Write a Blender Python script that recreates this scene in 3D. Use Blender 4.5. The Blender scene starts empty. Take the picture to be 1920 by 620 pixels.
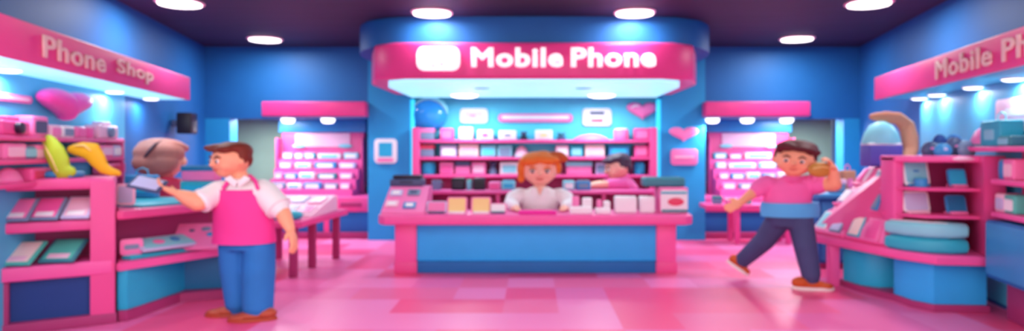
import bpy, bmesh, math, random
from mathutils import Vector, Matrix
random.seed(7)
C = bpy.context.scene.collection
F, CX, CY, ZC = 1200.0, 1000.0, 280.0, 1.67
PI = math.pi

def P(px, py, Y):
    return Vector(((px-CX)*Y/F, Y, ZC-(py-CY)*Y/F))
def PX(px, Y): return (px-CX)*Y/F
def PZ(py, Y): return ZC-(py-CY)*Y/F

# ------------------------------------------------------------------ materials
def lin(h):
    h = h.lstrip('#')
    o = []
    for i in (0, 2, 4):
        c = int(h[i:i+2], 16)/255
        o.append(c/12.92 if c <= .04045 else ((c+.055)/1.055)**2.4)
    return (*o, 1)
MATS = {}
def mat(name, hx, rough=.5, emit=0, var=.04, metal=0, coat=0):
    if name in MATS: return MATS[name]
    m = bpy.data.materials.new(name); m.use_nodes = True
    nt = m.node_tree; b = nt.nodes['Principled BSDF']
    col = lin(hx)
    b.inputs['Base Color'].default_value = col
    b.inputs['Roughness'].default_value = rough
    b.inputs['Metallic'].default_value = metal
    b.inputs['Coat Weight'].default_value = coat
    b.inputs['Specular IOR Level'].default_value = .35
    if var:
        n = nt.nodes.new('ShaderNodeTexNoise'); n.inputs['Scale'].default_value = 3.5
        mr = nt.nodes.new('ShaderNodeMapRange')
        mr.inputs['To Min'].default_value = 1-var*2; mr.inputs['To Max'].default_value = 1+var
        mx = nt.nodes.new('ShaderNodeMix'); mx.data_type = 'RGBA'; mx.blend_type = 'MULTIPLY'
        mx.inputs['Factor'].default_value = 1
        mx.inputs['A'].default_value = col
        tc = nt.nodes.new('ShaderNodeTexCoord')
        nt.links.new(tc.outputs['Object'], n.inputs['Vector'])
        nt.links.new(n.outputs['Fac'], mr.inputs['Value'])
        nt.links.new(mr.outputs['Result'], mx.inputs['B'])
        nt.links.new(mx.outputs['Result'], b.inputs['Base Color'])
    if emit:
        b.inputs['Emission Color'].default_value = col
        b.inputs['Emission Strength'].default_value = emit
    MATS[name] = m
    return m

PINK = mat('pink_laminate', '#ee5298', .38)
PINKB = mat('bright_pink_laminate', '#f65ea8', .38)
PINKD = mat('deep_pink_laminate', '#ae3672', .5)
PINKL = mat('light_pink_plastic', '#f77fbb', .4)
PINKP = mat('pale_pink_card', '#f9c6dc', .5)
SIGN = mat('sign_pink', '#ec4492', .35)
BLUE = mat('wall_blue_paint', '#1d6cb2', .55)
BLUE_LIT = mat('wall_blue_painted_lit', '#28a2dc', .55)  # wall blue with the brighter light near the kiosk painted in
BLUEN = mat('navy_panel', '#123f86', .5)
CYAN = mat('cyan_laminate', '#2ab8e0', .4)
CYANB = mat('counter_blue_laminate', '#34b4fa', .45)
CYAND = mat('teal_blue_laminate', '#1f78a8', .45)
CYANL = mat('light_cyan_paint', '#5cd6f0', .5)
NICHE = mat('niche_pale_cyan_paint', '#58c0e6', .5)
TURQ = mat('turquoise_vinyl', '#35b3c8', .4)
TURQL = mat('pale_turquoise', '#8ad6e2', .4)
TEAL = mat('teal_plastic', '#3f8896', .45)
WHITE = mat('white_plastic', '#f6f0f4', .4)
CREAM = mat('cream_card', '#f8dcd6', .5)
LAV = mat('lavender_card', '#c8c4e8', .5)
GREY = mat('grey_blue_plastic', '#7890ae', .4)
DARK = mat('charcoal_plastic', '#2c2438', .35)
SLATE = mat('slate_plastic', '#4a5478', .4)
BLACK = mat('black_plastic', '#1a1424', .4)
PURPLE = mat('purple_card', '#5c54b4', .45)
MAG = mat('magenta_card', '#ee1ea2', .4)
BLU2 = mat('mid_blue_plastic', '#3a92cc', .35)
YEL = mat('golden_yellow_fabric', '#f2b21e', .6)
LIME = mat('lime_fabric', '#b4c832', .6)
YEL2 = mat('pale_yellow_screen', '#f6d48c', .4)
SAGE = mat('sage_wall_paint', '#a4c8b0', .6)
TAN = mat('tan_fabric', '#c08468', .6)
GOLD = mat('tan_gold_plastic', '#c88a3c', .5)
MINT = mat('mint_screen', '#58c4b4', .35)
REDM = mat('coral_print', '#e8486c', .4)
SKIN = mat('skin', '#f8a884', .55, var=.02)
SKIN2 = mat('skin_rosy', '#f8b49c', .55, var=.02)
HAIRB = mat('auburn_hair', '#7a2a1c', .6, var=.15)
HAIRO = mat('ginger_hair', '#f07826', .55, var=.15)
HAIRD = mat('dark_plum_hair', '#4a3448', .6, var=.15)
HAIRM = mat('maroon_hair', '#5e1e28', .6, var=.15)
HAIRR = mat('rosy_brown_hair', '#bc7c72', .6, var=.2)
SHIRT = mat('white_shirt_cloth', '#f4ecec', .75)
APRON = mat('pink_apron_cloth', '#f03c98', .7)
JEANS = mat('blue_jeans_denim', '#2878c4', .75, var=.12)
NAVYT = mat('slate_trouser_cloth', '#464c78', .75, var=.1)
PTEE = mat('pink_tshirt_cloth', '#f668b0', .7)
SHOEB = mat('brown_shoe_leather', '#b04830', .45)
SHOEO = mat('orange_shoe_canvas', '#cc5220', .6)
SOLE = mat('white_sole_rubber', '#f0e4e0', .6)
EYEW = mat('eye_white', '#fbf6f4', .3, var=0)
EYED = mat('eye_dark', '#3a2420', .3, var=0)
LIPS = mat('lips', '#d8605c', .5, var=0)
LAMP = mat('lamp_diffuser_white', '#fff8fa', .4, emit=3.0, var=0)
LAMPS = mat('downlight_lens', '#f4fbff', .4, emit=2.2, var=0)
LEDC = mat('cyan_led_strip', '#38d4f4', .4, emit=.75, var=0)
GLOWC = mat('cyan_panel_added_glow', '#96e0f2', .4, emit=.95, var=0)  # emission added so the soffit glows and softens light below
LETW = mat('white_letter_acrylic', '#ffffff', .4, emit=.55, var=0)
LETG = mat('grey_rose_letter', '#dca0b4', .5, var=0)
LETG2 = mat('pink_rose_letter', '#ee8ab8', .5, var=0)
LETTAN = mat('beige_letter_acrylic', '#ecccc4', .5, var=0)

def floor_mat():
    m = bpy.data.materials.new('pink_floor_tiles'); m.use_nodes = True
    nt = m.node_tree; b = nt.nodes['Principled BSDF']
    tc = nt.nodes.new('ShaderNodeTexCoord')
    mp = nt.nodes.new('ShaderNodeMapping'); mp.inputs['Scale'].default_value = (1/.58, 1/.6, 1)
    mp.inputs['Location'].default_value = (.55, .1, 0)
    fl = nt.nodes.new('ShaderNodeVectorMath'); fl.operation = 'FLOOR'
    wn = nt.nodes.new('ShaderNodeTexWhiteNoise'); wn.noise_dimensions = '2D'
    cr = nt.nodes.new('ShaderNodeValToRGB'); e = cr.color_ramp.elements
    e[0].position = 0; e[0].color = lin('#f44c84')
    e[1].position = 1; e[1].color = lin('#f896cc')
    for p, h in ((.3, '#f4689c'), (.5, '#f070b0'), (.75, '#f884c0')):
        x = e.new(p); x.color = lin(h)
    cr.color_ramp.interpolation = 'CONSTANT'
    n = nt.nodes.new('ShaderNodeTexNoise'); n.inputs['Scale'].default_value = 1.2
    mx = nt.nodes.new('ShaderNodeMix'); mx.data_type = 'RGBA'
    mx.inputs['B'].default_value = lin('#f4629c')
    mr = nt.nodes.new('ShaderNodeMapRange'); mr.inputs['To Max'].default_value = .35
    L = nt.links.new
    L(tc.outputs['Object'], mp.inputs['Vector']); L(mp.outputs['Vector'], fl.inputs[0]); L(fl.outputs['Vector'], wn.inputs['Vector'])
    L(wn.outputs['Value'], cr.inputs['Fac']); L(tc.outputs['Object'], n.inputs['Vector']); L(n.outputs['Fac'], mr.inputs['Value'])
    L(cr.outputs['Color'], mx.inputs['A']); L(mr.outputs['Result'], mx.inputs['Factor']); L(mx.outputs['Result'], b.inputs['Base Color'])
    b.inputs['Roughness'].default_value = .38
    b.inputs['Specular IOR Level'].default_value = .4
    return m
def ceil_mat():
    m = bpy.data.materials.new('dark_purple_ceiling_planks'); m.use_nodes = True
    nt = m.node_tree; b = nt.nodes['Principled BSDF']
    tc = nt.nodes.new('ShaderNodeTexCoord')
    mp = nt.nodes.new('ShaderNodeMapping'); mp.inputs['Scale'].default_value = (.3, 3.0, 1)
    n = nt.nodes.new('ShaderNodeTexNoise'); n.inputs['Scale'].default_value = 2.0
    cr = nt.nodes.new('ShaderNodeValToRGB'); e = cr.color_ramp.elements
    e[0].position = .3; e[0].color = lin('#1c1636'); e[1].position = .7; e[1].color = lin('#2c2246')
    L = nt.links.new
    L(tc.outputs['Object'], mp.inputs['Vector']); L(mp.outputs['Vector'], n.inputs['Vector'])
    L(n.outputs['Fac'], cr.inputs['Fac']); L(cr.outputs['Color'], b.inputs['Base Color'])
    b.inputs['Roughness'].default_value = .6
    return m
FLOORM, CEILM = floor_mat(), ceil_mat()

# ------------------------------------------------------------------ mesh builder
class M:
    def __init__(s): s.bm = bmesh.new(); s.mats = []
    def mi(s, m):
        if m not in s.mats: s.mats.append(m)
        return s.mats.index(m)
    def merge(s, t, m, mx=None):
        if mx is not None: bmesh.ops.transform(t, matrix=mx, verts=t.verts)
        i = s.mi(m)
        for f in t.faces: f.material_index = i
        me = bpy.data.meshes.new('tmp'); t.to_mesh(me); t.free()
        s.bm.from_mesh(me); bpy.data.meshes.remove(me)
        return s
    def box(s, x0, x1, y0, y1, z0, z1, m, r=0, mx=None):
        t = bmesh.new(); bmesh.ops.create_cube(t, size=1)
        for v in t.verts:
            v.co = Vector((x0 if v.co.x < 0 else x1, y0 if v.co.y < 0 else y1, z0 if v.co.z < 0 else z1))
        if r:
            r = min(r, .45*min(abs(x1-x0), abs(y1-y0), abs(z1-z0)))
            bmesh.ops.bevel(t, geom=list(t.edges), offset=r, segments=3, affect='EDGES', profile=.5)
        return s.merge(t, m, mx)
    def prism(s, pts, z0, z1, m, r=0, mx=None, axis='z'):
        t = bmesh.new()
        area = sum(pts[i][0]*pts[(i+1) % len(pts)][1]-pts[(i+1) % len(pts)][0]*pts[i][1] for i in range(len(pts)))
        if area < 0: pts = pts[::-1]
        lo = [t.verts.new((p[0], p[1], z0)) for p in pts]; hi = [t.verts.new((p[0], p[1], z1)) for p in pts]
        n = len(pts)
        t.faces.new(lo[::-1]); top = t.faces.new(hi)
        for i in range(n): t.faces.new((lo[i], lo[(i+1) % n], hi[(i+1) % n], hi[i]))
        if r:
            r = min(r, .45*abs(z1-z0))
            ed = [e for e in t.edges if (e.verts[0].co.z == e.verts[1].co.z)]
            bmesh.ops.bevel(t, geom=ed, offset=r, segments=3, affect='EDGES', profile=.5)
        if axis == 'y':   # polygon drawn in XZ, extruded along y (front = -y)
            R = Matrix(((1, 0, 0, 0), (0, 0, -1, 0), (0, 1, 0, 0), (0, 0, 0, 1)))
            bmesh.ops.transform(t, matrix=R, verts=t.verts)
        return s.merge(t, m, mx)
    def rrect(s, w, h, d, rad, m, c=(0, 0, 0), r=.0, mx=None):
        """rounded rectangle in XZ centred at c, thickness d along y"""
        rad = min(rad, .49*w, .49*h); pts = []
        for k, (sx, sz) in enumerate(((1, 1), (-1, 1), (-1, -1), (1, -1))):
            for j in range(6):
                a = k*PI/2+j*PI/10
                pts.append((sx*(w/2-rad)+rad*math.cos(a), sz*(h/2-rad)+rad*math.sin(a)))
        mm = Matrix.Translation(c)
        if mx is not None: mm = mx @ mm
        return s.prism(pts, -d/2, d/2, m, r, mm, 'y')
    def ell(s, c, r, m, rot=None, seg=20):
        t = bmesh.new(); bmesh.ops.create_uvsphere(t, u_segments=seg, v_segments=max(8, seg//2), radius=1)
        if not hasattr(r, '__len__'): r = (r, r, r)
        mm = Matrix.Translation(Vector(c)) @ (rot.to_4x4() if rot is not None else Matrix()) @ Matrix.Diagonal((*r, 1))
        return s.merge(t, m, mm)
    def tube(s, path, rad, m, seg=14, sq=1.0, caps=True):
        """swept tube with a radius per point and round ends"""
        path = [Vector(p) for p in path]
        if not hasattr(rad, '__len__'): rad = [rad]*len(path)
        t = bmesh.new(); rings = []
        n = len(path); up = Vector((0, 0, 1)); prev = None
        def ring(c, d, r):
            nonlocal prev
            d = d.normalized()
            a = prev if prev is not None else (up if abs(d.z) < .9 else Vector((1, 0, 0)))
            a = (a-d*a.dot(d))
            a = a.normalized() if a.length > 1e-5 else d.orthogonal().normalized()
            prev = a; b = d.cross(a)
            return [t.verts.new(c+a*(r*math.cos(2*PI*i/seg))+b*(r*sq*math.sin(2*PI*i/seg))) for i in range(seg)]
        for i, p in enumerate(path):
            d = path[min(i+1, n-1)]-path[max(i-1, 0)]
            if i == 0 and caps:
                for a in (.25, .7): rings.append(ring(p-d.normalized()*rad[0]*math.cos(a), d, rad[0]*math.sin(a)))
            rings.append(ring(p, d, rad[i]))
            if i == n-1 and caps:
                for a in (.7, .25): rings.append(ring(p+d.normalized()*rad[i]*math.cos(a), d, rad[i]*math.sin(a)))
        for a, b in zip(rings, rings[1:]):
            for i in range(seg): t.faces.new((a[i], a[(i+1) % seg], b[(i+1) % seg], b[i]))
        t.faces.new(rings[0][::-1]); t.faces.new(rings[-1])
        bmesh.ops.recalc_face_normals(t, faces=t.faces)
        return s.merge(t, m)
    def lathe(s, prof, c, m, seg=24, mx=None, sx=1, sy=1):
        t = bmesh.new(); rings = []
        for r, z in prof: rings.append([t.verts.new((r*sx*math.cos(2*PI*i/seg), r*sy*math.sin(2*PI*i/seg), z)) for i in range(seg)])
        for a, b in zip(rings, rings[1:]):
            for i in range(seg): t.faces.new((a[i], a[(i+1) % seg], b[(i+1) % seg], b[i]))
        t.faces.new(rings[0][::-1]); t.faces.new(rings[-1])
        bmesh.ops.recalc_face_normals(t, faces=t.faces)
        mm = Matrix.Translation(Vector(c))
        if mx is not None: mm = mx @ mm
        return s.merge(t, m, mm)
    def loft(s, secs, m, seg=28):
        """secs: (cx, cy, z, rx, ry) horizontal ellipses from bottom to top"""
        t = bmesh.new(); rings = []
        for cx, cy, z, rx, ry in secs:
            rings.append([t.verts.new((cx+rx*math.cos(2*PI*i/seg), cy+ry*math.sin(2*PI*i/seg), z)) for i in range(seg)])
        for a, b in zip(rings, rings[1:]):
            for i in range(seg): t.faces.new((a[i], a[(i+1) % seg], b[(i+1) % seg], b[i]))
        t.faces.new(rings[0][::-1]); t.faces.new(rings[-1])
        bmesh.ops.recalc_face_normals(t, faces=t.faces)
        return s.merge(t, m)
    def heart(s, w, h, d, m, c=(0, 0, 0)):
        """puffy heart facing -y"""
        t = bmesh.new(); N = 40; out = []
        for i in range(N):
            a = 2*PI*i/N
            x = 16*math.sin(a)**3; z = 13*math.cos(a)-5*math.cos(2*a)-2*math.cos(3*a)-math.cos(4*a)
            out.append((x/32*w, (z+2.5)/29*h))
        prof = [(1, 0), (.97, .35), (.88, .62), (.7, .84), (.4, .97), (.12, 1)]
        fr = []
        for sg in (-1, 1):
            rs = [[t.verts.new((x*k, sg*y*d/2, z*k)) for x, z in out] for k, y in (prof if sg < 0 else prof[1:])]
            if sg > 0: rs = [fr[0]]+rs
            for a, b in zip(rs, rs[1:]):
                for i in range(N):
                    t.faces.new((a[i], a[(i+1) % N], b[(i+1) % N], b[i]))
            t.faces.new(rs[-1]); fr = rs
        bmesh.ops.recalc_face_normals(t, faces=t.faces)
        return s.merge(t, m, Matrix.Translation(Vector(c)))
    def mesh(s, name):
        me = bpy.data.meshes.new(name); s.bm.to_mesh(me); s.bm.free()
        for m in s.mats: me.materials.append(m)
        return me
    def build(s, name, parent=None, smooth=True, ang=40):
        me = s.mesh(name)
        if smooth and len(me.polygons):
            me.shade_smooth(); me.set_sharp_from_angle(angle=math.radians(ang))
        o = bpy.data.objects.new(name, me); C.objects.link(o)
        if parent is not None: o.parent = parent
        return o
    def organic(s, voxel=.012, it=6):
        """fuse everything gathered so far into one continuous skin; material 0 kept"""
        me = s.mesh('tmp'); o = bpy.data.objects.new('tmp', me); C.objects.link(o)
        r = o.modifiers.new('r', 'REMESH'); r.mode = 'VOXEL'; r.voxel_size = voxel
        k = o.modifiers.new('s', 'SMOOTH'); k.factor = .5; k.iterations = it
        dg = bpy.context.evaluated_depsgraph_get(); dg.update()
        m2 = bpy.data.meshes.new_from_object(o.evaluated_get(dg))
        mats = s.mats
        bpy.data.objects.remove(o); bpy.data.meshes.remove(me)
        s.bm = bmesh.new(); s.bm.from_mesh(m2); bpy.data.meshes.remove(m2)
        for f in s.bm.faces: f.material_index = 0
        s.mats = mats[:1]
        return s

def thing(name, label, cat, loc=(0, 0, 0), rotz=0, group=None, mx=None):
    o = bpy.data.objects.new(name, None); C.objects.link(o); o.empty_display_size = .1
    if mx is not None: o.matrix_world = mx
    else: o.location = loc; o.rotation_euler = (0, 0, rotz)
    return tag(o, label, cat, group)
def tag(o, label, cat, group=None):
    o['label'] = label; o['category'] = cat
    if group: o['group'] = group
    return o
def struct(o):
    o['kind'] = 'structure'; return o
def text_mesh(body, w, h, d, m, parent, name='lettering', loc=(0, 0, 0), bold=.02, rotz=0):
    cu = bpy.data.curves.new('t', 'FONT'); cu.body = body; cu.size = 1; cu.extrude = .02; cu.offset = 0; cu.space_character = 1.08
    cu.bevel_depth = bold; cu.bevel_resolution = 2; cu.resolution_u = 3
    o = bpy.data.objects.new('t', cu); C.objects.link(o)
    dg = bpy.context.evaluated_depsgraph_get(); dg.update()
    me = bpy.data.meshes.new_from_object(o.evaluated_get(dg)); bpy.data.objects.remove(o); bpy.data.curves.remove(cu)
    xs = [v.co.x for v in me.vertices]; ys = [v.co.y for v in me.vertices]; zs = [v.co.z for v in me.vertices]
    x0, x1, y0, y1 = min(xs), max(xs), min(ys), max(ys); z0, z1 = min(zs), max(zs)
    for v in me.vertices:
        x = (v.co.x-(x0+x1)/2)/(x1-x0)*w; z = (v.co.y-(y0+y1)/2)/(y1-y0)*h; y = -(v.co.z-z0)/(z1-z0)*d
        v.co = (x, y, z)
    me.materials.clear(); me.materials.append(m)
    q = bpy.data.objects.new(name, me); C.objects.link(q); q.parent = parent; q.location = loc; q.rotation_euler = (0, 0, rotz)
    return q
def words(pairs, y, z, h, d, m, parent, bold):
    for b, x0, x1 in pairs: text_mesh(b, x1-x0, h, d, m, parent, loc=((x0+x1)/2, y, z), bold=bold)
def words_along(pairs, base, off, z, h, d, m, parent, bold, rz):
    for b, ya, yb in pairs:
        ym = (ya+yb)/2
        text_mesh(b, abs(yb-ya)*1.022, h, d, m, parent, loc=(base(ym, off+.002), ym, z), rotz=rz, bold=bold)

# ------------------------------------------------------------------ room shell
def XL(Y): return -3.572-.21*Y
def XR(Y): return 3.54+.21*Y
TH = math.atan2(.9787, -.2055)       # rotation of things facing into the room from the left wall
YB = 11.8; H = 3.56; Y0 = 3.4
struct(M().box(-9, 9, -1.5, 14.2, -.1, 0, FLOORM).build('floor', smooth=False))
struct(M().box(-9, 9, 4.6, 14.2, H, H+.1, CEILM).build('ceiling', smooth=False))
struct(M().prism([(XL(Y0), Y0), (XL(14.2), 14.2), (XL(14.2)-.15, 14.2), (XL(Y0)-.15, Y0)], 0, H, BLUE).build('wall_left', smooth=False))
struct(M().prism([(XR(Y0), Y0), (XR(14.2), 14.2), (XR(14.2)+.15, 14.2), (XR(Y0)+.15, Y0)], 0, H, BLUE).build('wall_right', smooth=False))
# back wall: jambs, bulkheads over the two alcoves, kiosk pilasters
w = M()
w.box(XL(YB)-.02, -5.6, YB, YB+.3, 0, 2.24, BLUE_LIT)
w.box(XL(YB)-.02, -5.6, YB, YB+.3, 2.24, H, BLUE)
w.box(-5.6, -3.05, YB, YB+.3, 2.24, H, BLUE)
w.box(-3.05, -2.28, YB, YB+.3, 0, H, BLUE_LIT)
w.box(-2.28, 2.36, YB, YB+.3, 2.66, H, BLUE)
w.box(2.36, 3.17, YB, YB+.3, 0, H, BLUE_LIT)
w.box(3.17, 5.72, YB, YB+.3, 2.24, H, BLUE)
w.box(5.72, XR(YB)+.02, YB, YB+.3, 0, 2.24, BLUE_LIT)
w.box(5.72, XR(YB)+.02, YB, YB+.3, 2.24, H, BLUE)
struct(w.build('wall_back', smooth=False))
struct(M().box(-2.28, 2.36, 12.1, 12.25, 0, 2.66, CYANL).build('wall_kiosk_back', smooth=False))
struct(M().box(-6.4, -2.9, 13.75, 13.9, 0, H, SAGE).build('wall_alcove_left', smooth=False))
struct(M().box(3.0, 6.4, 13.75, 13.9, 0, H, SAGE).build('wall_alcove_right', smooth=False))
struct(M().box(-3.05, -2.9, 12.1, 13.75, 0, H, BLUE_LIT).build('wall_alcove_side', smooth=False))
struct(M().box(3.0, 3.17, 12.1, 13.75, 0, H, BLUE_LIT).build('wall_alcove_side', smooth=False))
struct(M().box(-5.75, -3.05, 12.1, 13.75, 2.3, 2.36, BLUE).box(3.17, 5.9, 12.1, 13.75, 2.3, 2.36, BLUE).build('trim_1', smooth=False))
# rounded blue drum of the ceiling above the kiosk sign
def stadium(x0, x1, y0, y1, rx, ry, n=10):
    p = []
    for k, (cx, cy) in enumerate(((x1-rx, y1-.05), (x0+rx, y1-.05), (x0+rx, y0+ry), (x1-rx, y0+ry))):
        for j in range(n+1):
            a = k*PI/2+j*PI/2/n
            p.append((cx+rx*math.cos(a), cy+(.05 if k < 2 else ry)*math.sin(a)))
    return p
struct(M().prism(stadium(-2.76, 2.8, 9.1, 11.79, 1.0, 1.3), 3.16, H-.001, BLUE, .02).build('trim_2'))

# ------------------------------------------------------------------ lights
def area(loc, size, power, col=(1, .97, .98), rot=(0, 0, 0), sy=None, spread=None):
    l = bpy.data.lights.new('lamp_light', 'AREA'); l.energy = power; l.color = col; l.size = size
    if sy: l.shape = 'RECTANGLE'; l.size_y = sy
    else: l.shape = 'DISK'
    if spread: l.spread = spread
    o = bpy.data.objects.new('lamp_light', l); C.objects.link(o); o.location = loc; o.rotation_euler = rot
    return o
def sq_pts(w, d, rad):
    pts = []
    for k, (sx, sz) in enumerate(((1, 1), (-1, 1), (-1, -1), (1, -1))):
        for j in range(6):
            a = k*PI/2+j*PI/10
            pts.append((sx*(w/2-rad)+rad*math.cos(a), sz*(d/2-rad)+rad*math.sin(a)))
    return pts
lamps = [(-4.53, 8.2, 'nearest the left wall at the top of the frame'), (-4.57, 10.9, 'in the back left corner of the dark ceiling'),
         (-1.39, 8.78, 'left of the pair before the big kiosk sign'), (1.39, 8.78, 'right of the pair before the big kiosk sign'),
         (4.31, 8.22, 'nearest the right wall at the top of the frame'), (4.47, 10.85, 'in the back right corner of the dark ceiling')]
for x, y, l in lamps:
    t = thing('ceiling_light', 'white glowing recessed ceiling light '+l, 'light', (x, y, H), 0, 'recessed ceiling lights')
    M().prism(sq_pts(.56, .5, .2), -.02, -.002, PINKP, .006).build('rim', t)
    M().prism(sq_pts(.5, .44, .19), -.045, -.02, LAMP, .012).build('diffuser', t)
    area((x, y, H-.06), .45, 18 if abs(x) < 2 else 40)
def downlight(x, y, z, label, group, w=.3, power=8, hh=.07, name='downlight', col=(.9, .97, 1), rz=0):
    t = thing(name, label, 'light', (x, y, z), rz, group)
    M().lathe([(w*.5, -.012), (w*.5, 0)], (0, 0, -.001), WHITE).build('rim', t)
    M().lathe([(w*.1, -hh), (w*.3, -hh*.93), (w*.42, -hh*.6), (w*.44, -.012)], (0, 0, 0), LAMPS).build('lens', t)
    area((x, y, z-hh-.02), w*.8, power, col)

# ------------------------------------------------------------------ kiosk sign
t = thing('kiosk_sign', 'large bright pink kiosk sign reading Mobile Phone hung over the counter', 'sign', (0, 0, 0))
pl = [(-1.95, 8.9), (1.95, 8.9), (2.28, 9.12), (2.52, 9.9), (2.52, 11.6), (-2.5, 11.6), (-2.5, 9.9), (-2.26, 9.12)]
M().prism(pl, 2.66, 3.16, SIGN, .04).build('fascia', t, ang=35)
inn = [(-1.8, 9.0), (1.8, 9.0), (2.1, 9.2), (2.26, 9.9), (2.26, 11.78), (-2.24, 11.78), (-2.24, 9.9), (-2.08, 9.2)]
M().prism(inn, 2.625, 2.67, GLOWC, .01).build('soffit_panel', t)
words([('Mobile', PX(884, 8.9), PX(1056, 8.9)), ('Phone', PX(1070, 8.9), PX(1230, 8.9))], 8.9, PZ(108, 8.9), .275, .05, LETW, t, .036)
lg = M().rrect(.6, .33, .05, .1, LETW, (PX(822, 8.88), 8.875, PZ(110, 8.88)), .012).build('logo_tile', t)
mk = M()
for a, b in ((812, 122), (828, 119), (833, 104)): mk.ell(P(a, b, 8.845), (.02, .008, .014), PINKL)
mk.build('logo_mark', lg)
sm = M()
for a in (905, 1092): sm.ell((PX(a, 10.2), 10.0, 2.622), (.13, .1, .008), BLU2)
sm.build('vent', t)
for px, s in ((871, 'left'), (1128, 'right')):
    downlight(PX(px, 11.1), 11.1, 2.624, f'white oval downlight under the {s} half of the kiosk canopy', 'kiosk canopy downlights', .54, 30, .06, col=(.85, .97, 1))
for sx, s in ((-2.235, 'left'), (2.315, 'right')):
    tag(M().box(sx-.04, sx+.04, 11.83, 11.87, .9, 2.6, LEDC, .01).build('led_strip'), f'glowing cyan light strip along the {s} pilaster edge of the kiosk', 'light strip')

# ------------------------------------------------------------------ wall ornaments in and beside the kiosk
YK = 12.09
def plate(name, label, cat, x0, x1, y0, y1, Y, m, rad=.06, d=.05, extra=None, group=None):
    w, h = (x1-x0)*Y/F, (y1-y0)*Y/F
    t = thing(name, label, cat, P((x0+x1)/2, (y0+y1)/2, Y), 0, group)
    M().rrect(w, h, d, rad, m, (0, -d/2, 0), .012).build('panel', t)
    if extra: extra(t, w, h, d)
    return t
def ex1(t, w, h, d):
    M().rrect(w*.62, h*.5, .01, .03, PINKP, (0, -d-.004, .0)).build('picture_area', t)
    M().rrect(w*.22, h*.14, .008, .02, PINKL, (-.02, -d-.011, 0)).build('mark', t)
plate('wall_sign', 'white rounded sign with faint pink mark, left of the long pink pill sign', 'sign', 863, 915, 203, 231, YK, WHITE, extra=ex1)
def ex2(t, w, h, d): M().rrect(w*.9, h*.4, .01, .03, WHITE, (0, -d-.004, .01)).build('lettering_bar', t)
plate('wall_sign', 'long pink pill sign centred over the product shelves', 'sign', 934, 1074, 213, 229, YK, PINKL, rad=.07, extra=ex2)
def ex3(t, w, h, d):
    M().rrect(w*.5, h*.18, .01, .02, SLATE, (.0, -d-.004, h*.22)).build('dark_text_bar', t)
    M().rrect(w*.42, h*.16, .01, .02, REDM, (0, -d-.004, -h*.2)).build('coral_text_bar', t)
plate('wall_sign', 'white rounded sign with a slate bar above a coral bar', 'sign', 1092, 1146, 203, 236, YK, WHITE, extra=ex3)
def heart_thing(label, loc, w, h, d, m, rz=0, hi=None):
    t = thing('heart_ornament', label, 'heart', loc, rz)
    M().heart(w, h, d, m, (0, -d/2, 0)).build('heart', t)
    if hi: M().tube([(-w*.34, -d*.93, h*.2), (-w*.25, -d*.99, h*.3), (-w*.14, -d*.93, h*.27)], [.012, .02, .012], hi).build('highlight', t)
    return t
heart_thing('puffy pink heart hanging at the upper right of the kiosk wall', P(1203, 209, YK), .6, .34, .16, PINKL, 0, WHITE)
heart_thing('flat pink heart on the right pilaster above the pink square sign', P(1281, 252, 11.8), .54, .27, .06, PINKL)
def ex4(t, w, h, d):
    M().rrect(w*.75, h*.12, .01, .02, PINKP, (0, -d-.004, .0)).build('text_line', t)
plate('wall_sign', 'pink rounded square sign on the right pilaster below the heart', 'sign', 1257, 1307, 279, 309, 11.8, PINKL, extra=ex4)
def ex5(t, w, h, d):
    M().rrect(w*.6, h*.56, .01, .02, CYAN, (0, -d-.004, h*.06)).build('screen', t)
    M().rrect(w*.7, h*.13, .01, .02, PINKL, (0, -d-.004, -h*.36)).build('bottom_bar', t)
plate('phone_sign', 'white phone shaped sign with blue screen on the left pilaster', 'sign', 703, 745, 260, 306, 11.8, WHITE, .07, extra=ex5)
# round blue ball, its highlight modelled as a pale crescent
t = thing('round_ornament', 'big glossy blue ball with a modelled pale crescent highlight at the upper left of the kiosk', 'ornament', P(806, 215, 11.9))
M().ell((0, 0, 0), (.33, .15, .3), mat('glossy_blue', '#2a90dc', .15)).build('ball', t)
cr = [( .33*math.cos(a)*1.0, -.06, .3*math.sin(a)) for a in [math.radians(x) for x in (150, 130, 108, 86, 64, 42, 20, 5)]]
M().tube(cr, [.012, .022, .028, .036, .048, .05, .038, .015], TURQL).build('crescent', t)

# ------------------------------------------------------------------ kiosk product shelving
YS0, YS1 = 11.62, 12.06
t = thing('product_shelving', 'pink product shelving against the glowing cyan wall behind the counter', 'shelving', (0, YS1, 0))
def S(x0, x1, y0, y1, z0, z1, m, name, r=.012): return M().box(x0, x1, y0-YS1, y1-YS1, z0, z1, m, r).build(name, t)
SB = [1.845, 1.534, 1.21, .86]
S(-2.2, -2.07, YS0, YS1, 0, 2.07, PINK, 'side_post'); S(2.12, 2.25, YS0, YS1, 0, 2.07, PINK, 'side_post')
for z in SB: S(-2.07, 2.12, YS0, YS1, z-.055, z, PINK, 'shelf')
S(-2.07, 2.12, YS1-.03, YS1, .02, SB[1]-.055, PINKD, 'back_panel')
S(-2.07, 2.12, YS0+.03, YS1-.03, .02, .8, PINKD, 'base_panel')

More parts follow.
